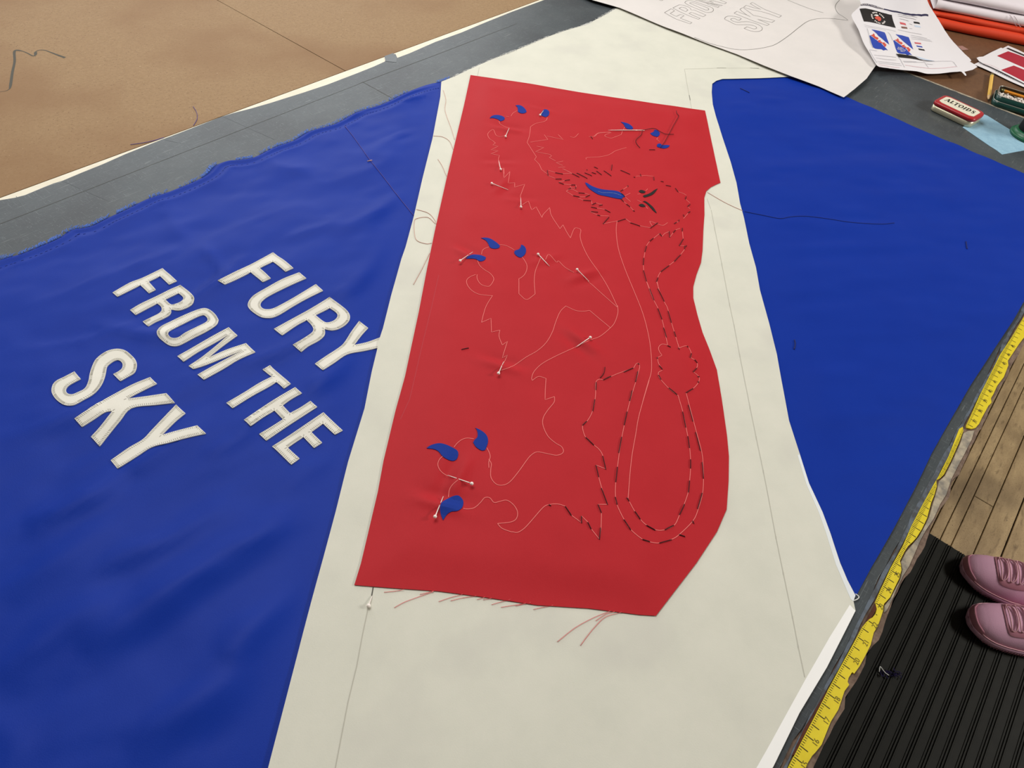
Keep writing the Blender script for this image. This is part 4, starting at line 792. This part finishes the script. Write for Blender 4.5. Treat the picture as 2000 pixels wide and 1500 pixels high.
def along(V, ctr, sl, hgt):
    t = V[:, 0]+.5; return np.c_[np.interp(t, sl, ctr[:, 0]), np.interp(t, sl, ctr[:, 1])-V[:, 1]*hgt]
def text_on(V, F, p, zf, m, name, parent):
    q = onto(p, zf); return obj(name, q, F, m, parent, None, False)
text_on(V, F, along(V, ctr, sl, 2.9), lambda x, y: zpr(x, y)+.0004, p_cream, 'header_text', PS)
bn = pr('Q3', (270,245,330,235,430,230,600,265,800,320,1000,375,1170,415,1280,775,1100,735,900,690,700,640,550,610,470,600,390,595), p_black, 'black_banner')
th = np.linspace(0, 2*math.pi, 25)[:-1]
def ell(r, c=(790, 500)): return np.concatenate([[c[0]+r*(205*math.cos(a)+25*math.sin(a)), c[1]+r*(70*math.cos(a)+160*math.sin(a))] for a in th])
zb = lambda d: (lambda x, y: zpr(x, y)+d)
for i in range(26):
    a = 2*math.pi*i/26; r0, r1 = .78, .98; w_ = .07
    s = np.concatenate([[790+r*(205*math.cos(b)+25*math.sin(b)), 500+r*(70*math.cos(b)+160*math.sin(b))] for r, b in ((r0, a-w_), (r1, a-w_), (r1, a+w_), (r0, a+w_))])
    if i % 5: pr('Q3', s, p_cream, 'emblem_lettering', bn, .0004) 
pr('Q3', (690,480,740,455,790,450,850,480,875,530,860,580,800,590,770,545,730,540), p_red, 'emblem_figure', bn, .0004)
pr('Q3', (660,425,720,400,780,410,805,440,760,450,720,440), p_cream, 'emblem_figure', bn, .0005)
for dx, dy in ((0, 0), (672, 134)):
    def sh(s): return tuple(v+(dx if i % 2 == 0 else dy) for i, v in enumerate(s))
    pr('Q3', sh((605,820,780,850,970,905,1030,1060,1095,1240,980,1150,800,1000)), p_blue, 'shield_blue_field')
    pr('Q3', sh((540,1000,560,985,700,1090,880,1215,1060,1400,1000,1385,940,1405,880,1370,780,1365,700,1350,650,1320,600,1200)), p_blue, 'shield_blue_field')
    for s in ((600,985,640,960,660,930,690,960,700,1010,740,1030,780,1040,800,1080,760,1110,720,1080,680,1060,650,1030), (760,1140,800,1120,860,1110,850,1150,900,1170,890,1210,840,1190,800,1180), (900,1185,960,1180,1020,1250,1000,1290,960,1310,930,1290,960,1270,920,1230), (575,985,610,970,620,1000)):
        pr('Q3', sh(s), p_red, 'shield_red_figure')
for txt, cx, cy, w_ in (('FURY', 1420, 1340, 160), ('FROM THE', 1440, 1385, 235), ('SKY', 1470, 1430, 120)):
    V, F = textVF(txt, 1.0); V[:, 0] /= np.ptp(V[:, 0]); V[:, 1] /= np.ptp(V[:, 1])
    p = pts('Q3', np.c_[cx+V[:, 0]*w_+V[:, 1]*-8, cy+V[:, 0]*w_*.16-V[:, 1]*36].ravel()); text_on(V, F, p, lambda x, y: zpr(x, y)+.0006, p_cream, 'shield_text', PS)
for s, m in (((1385,610,1550,650,1570,705,1410,670), p_pink), ((1430,735,1590,755,1610,805,1445,785), p_brown), ((1775,600,1940,625,1958,675,1790,650), p_black), ((1800,700,1960,725,1980,770,1815,745), p_lblue), ((1800,1175,1975,1195,1995,1230,1820,1215), p_pink), ((1850,1265,2010,1290,2030,1325,1875,1300), p_blue), ((1905,1350,2070,1375,2095,1415,1930,1390), p_black)):
    pr('Q3', s, m, 'colour_swatch')
pr('Q7', (635,410,700,412,800,425,900,440,980,460,1050,500,1120,520,1200,530,1320,540,1200,537,1080,525,980,505,880,490,760,478,680,470), p_black, 'footer_banner')
pr('Q7', (980,445,1080,475,1180,505,1320,537,1200,526,1080,500), p_lblue, 'footer_flare')
for s in ((1340,400,1600,450,1880,490),(1350,450,1600,500,1850,550),(1380,520,1500,545,1640,590),(400,690,600,740,900,790,1280,870),(410,740,700,790,1000,850),(480,790,510,900,570,1200,640,1340),(1060,900,1120,960,1190,1130),(1340,830,1700,910,2000,960),(1700,980,1900,1020,2150,1070),(1700,1030,1950,1070,2250,1120),(1720,1080,1980,1110,2300,1160),(1660,660,1740,690),(1660,790,1740,800),(550,1390,640,1400,760,1420)):
    q = line_on(pts('Q3', s), zpr, .0002, .01); V, F = ribbonVF(q, .0011); obj('printed_line', V, F, p_grey, PS, None, False)
for s in ((165,345,300,570),(250,430,450,450,640,470),(280,480,460,510,640,520),(300,540,500,560,720,590),(320,570,520,590,740,620),(640,420,720,520,790,650),(1120,550,1150,570,1210,655),(760,540,1000,550),(780,555,1120,560),(1120,550,1300,545,1620,540,1660,560,1720,640),(1180,590,1290,600)):
    q = line_on(pts('Q7', s), zpr, .0002, .01); V, F = ribbonVF(q, .0011); obj('printed_line', V, F, p_grey, PS, None, False)
for s in ((800,610,1000,640,1250,670,1500,660,1720,635),(330,600,500,630,700,655)):
    q = line_on(pts('Q7', s), zpr, .0002, .01); V, F = ribbonVF(q, .0013); obj('printed_line', V, F, p_pinkline, PS, None, False)

# ------------------------------------------------------------------ red printed sheets at the right edge
rs = [([(2040, 150), (2000, 103), (1988, 97), (1969, 89), (1960, 93.5), (1940, 108), (1960, 150), (2000, 166), (2050, 188)], .0012, 'pink tinted sheet at the back of the red printed papers'),
      ([(1902, 125.5), (1912, 121), (1930, 118), (2000, 120), (2060, 150), (2060, 196), (2000, 170), (1972, 158), (1942, 143), (1920, 133)], .003, 'middle printed sheet with slanted grey text under the crimson blocks'),
      ([(1907.5, 113), (1912, 111), (1920, 110.5), (1938, 101), (1955, 93), (1975, 100), (2000, 111), (2060, 140), (2060, 192), (2000, 162.5), (1960, 142), (1935, 130), (1920, 124), (1912, 119)], .0062, 'topmost printed sheet with two crimson blocks and a black heading bar')]
RSO = []
for s, dz, lab in rs:
    zf = (lambda d: (lambda x, y: H+d+.0008*vn(np.atleast_1d(x)*16, np.atleast_1d(y)*16, 51+int(d*1e4))))(dz)
    q = onto(np.array(s, float), zf)[:, :2]; o = piece('printed_sheet', dens(q, .012, True), zf, print_paper, None, .0003, .014, None, None, True); tag(o, lab, 'paper', 'red printed papers'); RSO.append((o, zf))
o, zf = RSO[2]; zq = lambda x, y: zf(x, y)+.0004
for s, m, nme in (((475,390,580,345,690,300,850,355,1100,455,1100,665,1000,620,750,510), p_crim, 'crimson_block'), ((555,665,680,620,800,580,1100,700,1100,940,1000,890,780,775), p_crim, 'crimson_block'), ((650,243,690,232,1100,405,1100,440,1000,395,800,310), p_black, 'heading_bar')):
    q = onto(pts('Q5', s), zq)[:, :2]; piece(nme, dens(q, .01, True), zq, m, o, .0002, .012)
o2, zf2 = RSO[1]; zq2 = lambda x, y: zf2(x, y)+.0004
for i in range(9):
    x0 = 440+i*42; y0 = 660+i*19; q = onto(pts('Q5', (x0, y0+38, x0+32, y0, x0+42, y0+5, x0+12, y0+42)), zq2)[:, :2]; piece('slanted_text', q, zq2, p_grey, o2, .0002)
q = line_on(pts('Q5', (205, 540, 300, 555, 420, 600, 520, 650)), zq, .0002, .01); V, F = ribbonVF(q, .001); obj('printed_line', V, F, p_pinkline, o, None, False)

# ------------------------------------------------------------------ folded fabrics in the corner
def fold(name, A, B, depth, z0, th, m, parent, seed, sag=.0, front=.0, rnd=1.0):
    A = np.array(A, float); B = np.array(B, float); d = B-A; L = np.linalg.norm(d); d = d/L; nrm = np.array([-d[1], d[0]])
    if nrm[0] < 0: nrm = -nrm
    prof = [(depth, 0)]+[(t*depth, 0) for t in (.75, .5, .25, .1)]
    r = th/2
    prof += [(r*rnd-r*rnd*math.cos(a), r-r*math.sin(-a+0)*-1*-1) for a in []]
    prof += [(r*rnd*(1-math.sin(a)), r*(1-math.cos(a))) for a in np.linspace(0.15, math.pi-.15, 9)]
    prof += [(t*depth, th) for t in (.15, .3, .5, .7, .85)]+[(depth, th)]
    n = len(prof); V = []; F = []; ks = max(8, int(L/.02))
    for i in range(ks+1):
        u = L*i/ks
        for (q, z) in prof:
            wob = .006*vn(np.array([u*9.]), np.array([seed*3.+z*4]), seed)[0]*(1 if q < depth*.3 else .2)
            wz = (.002*vn(np.array([u*12.]), np.array([q*18+seed]), seed+1)[0]-sag*math.sin(math.pi*u/L))*(z/th)
            p = A+d*u+nrm*(q+wob); V.append((p[0], p[1], z0+z+wz))
    for i in range(ks):
        for j in range(n): F.append((i*n+j, i*n+(j+1) % n, (i+1)*n+(j+1) % n, (i+1)*n+j))
    F += [tuple(range(n)), tuple(ks*n+j for j in range(n))[::-1]]
    return obj(name, V, F, m, parent)
ob = T(1835, 57)[:2]; oc = T(2000, 92)[:2]; dd = _n(oc-ob); A0 = ob-dd*.035; B0 = oc+dd*.16; nr = np.array([-dd[1], dd[0]]); nr = nr if nr[0] > 0 else -nr
OF = empty('folded_fabric', (*((A0+B0)/2+nr*.15), H)); tag(OF, 'folded orange fabric at the bottom of the pile on the side table', 'fabric')
fold('folded_layer', A0, B0, .42, H+.0002, .025, orange, OF, 3)
fold('folded_layer', A0+nr*.004, oc+nr*.004-dd*.012, .42, H+.0255, .012, orange, OF, 5)
WF = empty('folded_fabric', (*((A0+B0)/2+nr*.18), H+.038)); tag(WF, 'folded white fabric with stitched seams lying on top of the orange fabric', 'fabric')
fold('folded_layer', A0+nr*.012, B0+nr*.012, .42, H+.0395, .022, white_fab, WF, 8)
fold('folded_layer', A0+nr*.020, B0+nr*.020, .42, H+.0635, .022, white_fab, WF, 11)
WC = fold('folded_fabric', oc-dd*.007+nr*.006, B0+nr*.006, .40, H+.0275, .0105, white_fab, None, 14); tag(WC, 'small white fabric end sticking out beside the orange fold at the right edge', 'fabric')
for t in (.52, .545, .76, .785):
    p = A0+(B0-A0)*t; P_ = [(*(p+nr*(.012+.011*(1-math.sin(a))-.0035)+dd*(-.012*(a-.3))), H+.0395+.011*(1-math.cos(a))) for a in np.linspace(.3, 2.9, 8)]
    V, F = tubeVF(np.array(P_), .0007, 4); obj('seam', V, F, seam_m, WF)

# ------------------------------------------------------------------ tins
def rrect(a, b, r, n=6, ins=0.):
    a -= ins; b -= ins; r = max(r-ins, .0008); o = []
    for cx, cy, s in ((a-r, b-r, 0), (-a+r, b-r, 1), (-a+r, -b+r, 2), (a-r, -b+r, 3)):
        o += [(cx+r*math.cos(math.pi/2*(s+t/n)), cy+r*math.sin(math.pi/2*(s+t/n))) for t in range(n+1)]
    return o
def loft(rings, cap0=True, cap1=True):
    n = len(rings[0]); V = [p for r in rings for p in r]; F = []
    for i in range(len(rings)-1): F += [(i*n+j, i*n+(j+1) % n, (i+1)*n+(j+1) % n, (i+1)*n+j) for j in range(n)]
    if cap0: F.append(tuple(range(n))[::-1])
    if cap1: F.append(tuple((len(rings)-1)*n+j for j in range(n)))
    return np.array(V), F
def frame(c, e1, z0):
    e1 = _n(np.array(e1, float)); e2 = np.array([-e1[1], e1[0]]); e2 = e2 if e2[0] > 0 else -e2
    return lambda u, v, z: (c[0]+e1[0]*u+e2[0]*v, c[1]+e1[1]*u+e2[1]*v, z0+z)
def ring(f, a, b, r, z, ins=0): return [f(u, v, z) for u, v in rrect(a, b, r, 6, ins)]
fa = T(1817, 216)[:2]; fb = T(1888, 250)[:2]; e1 = _n(fb-fa); e2 = np.array([-e1[1], e1[0]]); e2 = e2 if e2[0] > 0 else -e2
ta, tbb = .0475, .0300
tc_ = (fa+fb)/2+e2*(tbb-.001); f = frame(tc_, e1, H+.0007)
AT = empty('mint_tin', (*tc_, H)); tag(AT, 'closed small tin with red lid rim and cream top on grey lino', 'tin')
a, b, r = ta, tbb, .0125
body_ = loft([ring(f, a, b, r, 0, .0015), ring(f, a, b, r, .0015, .0004), ring(f, a, b, r, .013, .0004)]); obj('tin_base', *body_, tin_side, AT)
obj('tin_lid', *loft([ring(f, a, b, r, .0132, 0), ring(f, a, b, r, .0134, -.0006), ring(f, a, b, r, .0185, -.0006), ring(f, a, b, r, .0200, .0006), ring(f, a, b, r, .0206, .0030), ring(f, a, b, r, .0208, .006)]), tin_red, AT)
pl = []
for u, v in rrect(a-.0075, b-.0085, .006, 4): pl.append((u, v))
cpts = []
for i, (sx, sy) in enumerate(((1, 1), (-1, 1), (-1, -1), (1, -1))):
    A_, B_ = a-.0075, b-.0080; k1 = .0085; k2 = .0055
    seq = [(sx*A_, sy*(B_-k2)), (sx*(A_-k1*.45), sy*(B_-k2*.45)), (sx*(A_-k1), sy*B_)]
    cpts += seq if sx*sy > 0 else seq[::-1]
V, F = loft([[f(u, v, .0206) for u, v in cpts], [f(u, v, .0212) for u, v in cpts]]); plate = obj('top_plate', V, F, tin_cream, AT, None, False)
# serif capitals of the tin, drawn as thick and thin strokes (u to the right, v up, unit cap height)
def bar(x0, y0, x1, y1, w0, w1=None):
    w1 = w0 if w1 is None else w1; d = _n(np.array([x1-x0, y1-y0])); n_ = np.array([-d[1], d[0]])
    return [(x0-n_[0]*w0/2, y0-n_[1]*w0/2), (x1-n_[0]*w1/2, y1-n_[1]*w1/2), (x1+n_[0]*w1/2, y1+n_[1]*w1/2), (x0+n_[0]*w0/2, y0+n_[1]*w0/2)]
def arcs(cx, cy, rx, ry, t0, t1, wx, wy, n=14):
    P_ = []
    for i in range(n):
        qs = []
        for t in (t0+(t1-t0)*i/n, t0+(t1-t0)*(i+1)/n):
            qs.append(((cx+rx*math.cos(t), cy+ry*math.sin(t)), (cx+(rx-wx)*math.cos(t), cy+(ry-wy)*math.sin(t))))
        P_.append([qs[0][0], qs[1][0], qs[1][1], qs[0][1]])
    return P_
GL = {'A': ([bar(.08, 0, .40, 1, .10), bar(.40, 1, .80, 0, .25), bar(.2, .34, .62, .34, .10), bar(-.04, .02, .22, .02, .09), bar(.62, .02, .98, .02, .09)], .95),
      'L': ([bar(.18, 0, .18, 1, .25), bar(.02, .97, .36, .97, .09), bar(.02, .03, .68, .03, .09), bar(.62, 0, .62, .28, .09)], .64),
      'T': ([bar(.40, 0, .40, 1, .25), bar(.0, .96, .80, .96, .10), bar(.02, .74, .02, 1, .09), bar(.78, .74, .78, 1, .09), bar(.22, .02, .58, .02, .09)], .84),
      'O': (arcs(.46, .5, .46, .53, 0, 2*math.pi, .25, .10, 24), .98),
      'I': ([bar(.18, 0, .18, 1, .25), bar(.02, .97, .34, .97, .09), bar(.02, .03, .34, .03, .09)], .42),
      'D': ([bar(.18, 0, .18, 1, .25), bar(.02, .97, .4, .97, .09), bar(.02, .03, .4, .03, .09)]+arcs(.36, .5, .50, .5, -math.pi/2, math.pi/2, .25, .10, 12), .95),
      'S': (arcs(.32, .74, .28, .28, .35, math.pi*1.25, .18, .10, 12)+[bar(.13, .60, .55, .40, .25)]+arcs(.34, .27, .30, .29, -math.pi*.85, .45, .18, .10, 12), .68)}
word = 'ALTOIDS'; tot = sum(GL[c][1] for c in word)+.10*(len(word)-1); capw = 2*(a-.0135); sc_ = capw/tot; u0 = -capw/2; caph = .0165
for c in word:
    polys, wdt = GL[c]; mb = MB()
    for pl_ in polys: mb.add([f(u0+x*sc_, (y_-.5)*caph+.0030, .02145) for x, y_ in pl_], [tuple(range(len(pl_)))])
    obj('tin_lettering', np.vstack(mb.V), mb.F, ink, plate, None, False); u0 += (wdt+.10)*sc_
mb = MB()
for u_, w_ in ((-.010, .006), (-.002, .004), (.006, .008)): mb.add([f(u_, -.0085, .02145), f(u_+w_, -.0085, .02145), f(u_+w_, -.0078, .02145), f(u_, -.0078, .02145)], [(0, 1, 2, 3)])
mb.build('tin_small_print', p_grey, plate, None, False)
# pin tin
la = T(1937, 206)[:2]; e1b = _n(T(2000, 226)[:2]-la); e2b = np.array([-e1b[1], e1b[0]]); e2b = e2b if e2b[0] > 0 else -e2b
pa, pb = .060, .037; pc = la+e1b*(pa-.004)+e2b*(pb-.002)
g = frame(pc, e1b, H)
PT = empty('pin_tin', (*pc, H)); tag(PT, 'open dark green tin full of white headed pins at the right edge', 'tin')
r = .016
obj('tin_lid', *loft([ring(g, pa, pb, r, .0002, .001), ring(g, pa, pb, r, .001, 0), ring(g, pa, pb, r, .0120, 0), ring(g, pa, pb, r, .0120, .0010), ring(g, pa, pb, r, .003, .0010)], True, True), tin_green, PT)
rimt = [np.array(p) for p in ring(g, pa, pb, r, .0122, .0004)]; rimt.append(rimt[0]); obj('lid_rim', *tubeVF(rimt, .0007, 5), tin_rim, PT)
i0 = .0035
obj('tin_box', *loft([ring(g, pa, pb, r, .0035, i0), ring(g, pa, pb, r, .0230, i0), ring(g, pa, pb, r, .0230, i0+.0010), ring(g, pa, pb, r, .0045, i0+.0010)], True, True), tin_green, PT)
rimt = [np.array(p) for p in ring(g, pa, pb, r, .0232, i0+.0004)]; rimt.append(rimt[0]); obj('box_rim', *tubeVF(rimt, .0008, 5), tin_rim, PT)
obj('tin_lining', *loft([ring(g, pa, pb, r, .0225, i0+.0012), ring(g, pa, pb, r, .0050, i0+.0016)], False, True), tin_in, PT)
hd = MB(); shf = MB(); rr = random.Random(9); small = icoV
bm = bmesh.new(); bmesh.ops.create_icosphere(bm, subdivisions=1, radius=1); sV = np.array([v.co[:] for v in bm.verts]); sF = [[v.index for v in q.verts] for q in bm.faces]; bm.free()
for i in range(420):
    u, v = rr.uniform(-pa+.009, pa-.009), rr.uniform(-pb+.009, pb*.45)
    z = .008+.006*rr.random()+.002; p = np.array(g(u, v, z)); hd.add(p+sV*.0017, sF)
    an = rr.uniform(0, 6.28); ln = .012; uu, vv = np.clip(u+ln*math.cos(an), -pa+.007, pa-.007), np.clip(v+ln*math.sin(an), -pb+.007, pb-.008)
    shf.tube([p, np.array(g(uu, vv, z-.003*rr.random()))], .0004, 3)
tag(hd.build('pin_heads', pearl, PT), kind='stuff'); tag(shf.build('pin_shafts', steel, PT), kind='stuff')
def pencil(name, a, b, r, m, lab, grp=None):
    a = np.array(a, float); b = np.array(b, float); d = b-a; L = np.linalg.norm(d); d /= L
    root = empty(name, (*((a+b)/2)[:2], min(a[2], b[2])-r)); tag(root, lab, 'pencil')
    obj('pencil_body', *tubeVF([a+d*L*.15, a+d*L*.5, a+d*L*.93], r, 6), m, root, None, False)
    obj('wood_tip', *tubeVF([a+d*L*.035, a+d*L*.15], r, 8, [.3, .98]), wood_tip, root)
    obj('lead_point', *tubeVF([a, a+d*L*.036], r, 6, [.06, .3]), lead, root)
    obj('ferrule', *tubeVF([a+d*L*.925, a+d*L*.95, a+d*L*1.0], r, 10, [1.04, 1.04, 1.02]), ferrule, root); return root
pa_ = T(1930.5, 196, H+.0045); pb_ = T(1937.5, 145, H+.0045)
pencil('pencil', pa_, pb_, .0042, pencil_y, 'short yellow pencil lying on the brown table beside the green tin')
pencil('pencil', g(pa-.008, pb-.0125, .0165), g(-pa+.010, pb-.0115, .0165), .0036, pencil_o, 'orange pencil stub lying on the pins inside the green tin')
# pale blue card, spool, scrap
cq = np.array([T(*p)[:2] for p in [(1880, 249), (1912, 222), (1920, 223), (1928, 226), (1952, 241), (1975, 255), (2010, 276), (2060, 270), (2060, 285), (2000, 294), (1957, 302), (1945, 293), (1932, 285)]])
o = piece('blue_card', cq[::-1] if False else cq, flat(H+.0005), chalk_blue, None, .0004); tag(o, 'pale blue scribbled card lying under the closed tin and green spool', 'card')
sc0 = np.array([1.8725, .0135]); SPL = empty('thread_spool', (*sc0, H)); tag(SPL, 'green thread spool wound with black thread standing on the pale blue card', 'spool')
def lathe(c, prof, n=36): return loft([[(c[0]+r*math.cos(2*math.pi*k/n), c[1]+r*math.sin(2*math.pi*k/n), H+z) for k in range(n)] for r, z in prof])
obj('lower_flange', *lathe(sc0, [(.0375, .0006), (.040, .0016), (.040, .0060), (.0385, .0072), (.0345, .0078), (.0340, .0120), (.032, .0135), (.0290, .0142)]), spool_g, SPL)
obj('wound_thread', *lathe(sc0, [(.028, .0138), (.029, .0145), (.0285, .030), (.029, .044)]), spool_k, SPL)
obj('upper_flange', *lathe(sc0, [(.029, .0440), (.033, .046), (.033, .051), (.028, .0530), (.010, .0532)]), spool_g, SPL)
sq_ = np.array([T(*p)[:2] for p in [(1870, 90), (1879.5, 89.6), (1892, 97), (1879, 98.2)]])
o = piece('paper_scrap', sq_, flat(H+.0003), scrap_m, None, .0003); tag(o, 'tiny pinkish scrap on the brown table between the papers and orange fabric', 'scrap')

# ------------------------------------------------------------------ sneakers
def sneaker(toe, ang, lab, side, scl=1.0):
    zb_ = .0062; ca, sa = math.cos(ang), math.sin(ang)
    def P3(s, t, z): s *= scl; t *= scl; return (toe[0]-ca*s-sa*t*side*-1*-1, toe[1]-sa*s+ca*t*side*1, zb_+z*scl)
    L = .285; S = np.array([0, .006, .016, .03, .05, .075, .10, .13, .16, .19, .22, .25, .27, .28, .285])
    wo = np.array([.010, .023, .033, .041, .0475, .0515, .053, .051, .0465, .043, .041, .039, .034, .026, .012])   # half width
    ce = np.array([.006, .006, .0055, .005, .004, .002, 0, -.001, -.001, 0, .001, .001, .001, .001, .001])      # centre line, big toe side
    ht = np.array([.032, .041, .049, .056, .063, .070, .077, .086, .094, .098, .100, .102, .104, .100, .090])
    sp = .012+.006*np.exp(-((S)/.03)**2)     # toe spring
    root = empty('sneaker', (toe[0]-ca*.14, toe[1]-sa*.14, zb_)); tag(root, lab, 'shoe', 'pair of pink sneakers')
    # sole
    rows = []
    for wj, zj in ((.86, 'b'), (1.0, 'b2'), (1.06, 'm'), (1.07, 't'), (1.02, 't2'), (.9, 't2')):
        rw = []
        for sd in (1, -1):
            idx = range(len(S)) if sd == 1 else range(len(S)-1, -1, -1)
            for i in idx:
                spring = .010*math.exp(-(S[i]/.03)**2)
                z = {'b': .0003+spring, 'b2': .003+spring, 'm': .012+spring*.9, 't': .021+.6*spring, 't2': .0225+.6*spring}[zj]
                s_ = .1425+(S[i]-.1425)*(1.02 if wj > 1.0 else 1.0)
                rw.append(P3(s_, ce[i]+sd*wo[i]*wj, z))
        rows.append(rw)
    obj('sole', *loft(rows), sole_m, root)
    # grooves round the side of the sole
    gv = MB()
    for i in range(44):
        s_ = .012+i*.006
        if s_ > .27: break
        for sd in (1, -1):
            w_ = np.interp(s_, S, wo)*1.075; c_ = np.interp(s_, S, ce); spr = .010*math.exp(-(s_/.03)**2)
            gv.tube([P3(s_, c_+sd*(w_*.99), .004+spr), P3(s_+.0015, c_+sd*w_*1.0, .012+spr)], .0008*scl, 4)
    tag(gv.build('sole_grooves', toe_m, root), kind='stuff')
    # upper
    NA = 19
    def up(s, a, off=0.):
        w_ = np.interp(s, S, wo)*1.0; h_ = np.interp(s, S, ht); c_ = np.interp(s, S, ce); z0 = .020+.006*math.exp(-(s/.03)**2)
        cx, sx = math.cos(a), math.sin(a); e = .80
        x = math.copysign(abs(cx)**e, cx)*w_*(1-.22*max(0, sx)**2*min(1, s/.06)); z = z0+(h_-z0)*max(0, sx)**.92
        return np.array(P3(s, c_+x*(1+off/.045), z+off*max(0, sx)))
    V = []; F = []
    Ss = np.r_[np.linspace(0, .03, 8), np.linspace(.04, .15, 12), np.linspace(.16, .285, 10)]
    for s in Ss:
        op = np.interp(s, [.145, .17, .24, .265, .275, .285], [0, .62, .62, .5, .25, .0]) if s > .145 else 0
        for j in range(NA):
            t = j/(NA-1)*2-1; a0 = math.pi/2+op*math.copysign(1, t)*.0
            a = math.pi/2*(1+t) if op == 0 else (math.pi/2-op)*(j/((NA-1)/2)) if j < NA//2 else (math.pi/2+op if j == NA//2 else math.pi/2+op+(math.pi/2-op)*((j-NA//2)/(NA//2)))
            V.append(up(s, a))
    for i in range(len(Ss)-1):
        for j in range(NA-1):
            if Ss[i] > .15 and j in (NA//2-1, ) : continue
            F.append((i*NA+j, i*NA+j+1, (i+1)*NA+j+1, (i+1)*NA+j))
    F = [q[::-1] for q in F] if side == 1 else F
    o = obj('upper', np.array(V), F, shoe_m, root); mo = o.modifiers.new('thick', 'SOLIDIFY'); mo.thickness = .003; mo.offset = -1
    # insole lining
    V, F = loft([[P3(S[i], ce[i]+.86*wo[i], .024) for i in range(len(S))]+[P3(S[i], ce[i]-.86*wo[i], .024) for i in range(len(S)-1, -1, -1)], [P3(S[i], ce[i]+.8*wo[i], .026) for i in range(len(S))]+[P3(S[i], ce[i]-.8*wo[i], .026) for i in range(len(S)-1, -1, -1)]])
    obj('insole', V, F, shoe_in, root)
    # toe bumper
    V = []; F = []; aa = np.linspace(0, math.pi, 25)
    tt = np.linspace(-1, 1, 25)
    for k, zz in enumerate((0, .5, .85, 1.0)):
        for t in tt:
            s = abs(t)**1.6*.055; sd = math.copysign(1, t); hh = .020+(.017*(1-abs(t)**1.5)+.003)*zz
            w_ = np.interp(s, S, wo)*1.02*(1-.10*zz*zz); c_ = np.interp(s, S, ce)
            V.append(P3(s-.0035+.007*zz*zz*(1-abs(t)), c_+sd*w_*min(1, abs(t)*6+.0), hh+.004*math.exp(-(s/.03)**2)))
    for k in range(3):
        for j in range(24): F.append((k*25+j, k*25+j+1, (k+1)*25+j+1, (k+1)*25+j))
    F = [q[::-1] for q in F] if side == 1 else F
    o = obj('toe_bumper', np.array(V), F, toe_m, root); mo = o.modifiers.new('thick', 'SOLIDIFY'); mo.thickness = .002; mo.offset = 1
    # piping above the sole
    for sd in (1, -1):
        q = [np.array(P3(s, np.interp(s, S, ce)+sd*np.interp(s, S, wo)*1.03, .0245+.006*math.exp(-(s/.03)**2))) for s in np.linspace(.02, .28, 40)]
        obj('piping', *tubeVF(q, .0013*scl, 5), lace_m, root)
    # lace panel: raised U shaped band and tongue, then lace loops
    us = [(.150, .80), (.115, .86), (.084, .90), (.066, .86), (.058, .62), (.054, .3), (.053, 0)]; us = us+[(s, -a) for s, a in us[-2::-1]]
    q = smooth(np.array(us), 4); V = []
    for (s, a) in q: V += [up(s, math.pi/2+a*1.02, .0012), up(s+.0012, math.pi/2+a*.90, .0022), up(s+.004, math.pi/2+a*.74, .0008)]
    F = []
    for i in range(len(q)-1):
        for j in range(2): F.append((3*i+j, 3*i+3+j, 3*i+4+j, 3*i+1+j))
    obj('lace_panel', np.array(V), F, toe_m, root)
    for k in range(5):
        s = .065+k*.0170; b = .66-.02*k
        lp = smooth(np.array([(s, b), (s-.003, b*.55), (s-.0035, 0), (s-.002, -b*.6), (s+.002, -b), (s+.009, -b*.92), (s+.0105, -b*.4), (s+.0095, .2*b), (s+.007, .8*b)]), 4, True)
        q = [up(x, math.pi/2+a, .0030+.0015*math.cos(a*2)) for x, a in lp]; q.append(q[0]); obj('lace', *tubeVF(q, .0013*scl, 6), lace_m, root)
    return root
sneaker(T(1888, 1205, .022)[:2], math.radians(116), 'pink slip-on sneaker nearer the bottom of the frame, standing fully on the rubber mat', 1, 1.03)
sneaker(T(1877, 1113, .022)[:2], math.radians(113), 'pink slip-on sneaker nearer the plank floor, at the end of the rubber mat', -1, 1.02)
# lint on the mat
lt = MB(); c = T(1738, 1318, .008); rr = random.Random(2)
for i in range(24):
    t = i/23; p = c+np.array([-.022+.05*t, .028-.05*t, 0])*.6+np.array([rr.uniform(-.004, .004), rr.uniform(-.004, .004), .001]); lt.tube([p, p+[rr.uniform(-.009, .009), rr.uniform(-.009, .009), rr.uniform(0, .003)], p+[rr.uniform(-.009, .009), rr.uniform(-.009, .009), 0]], .0009, 3)
o = lt.build('lint_scrap', lint_m); tag(o, 'fuzzy violet lint scrap with a white thread on the black rubber mat', 'lint')
q = smooth(np.array([T(*p, .012) for p in [(1717, 1312), (1719, 1302), (1724, 1308), (1729, 1314), (1736, 1319)]]), 4); obj('white_thread', *tubeVF(q, .0009, 4), fray_w, o)
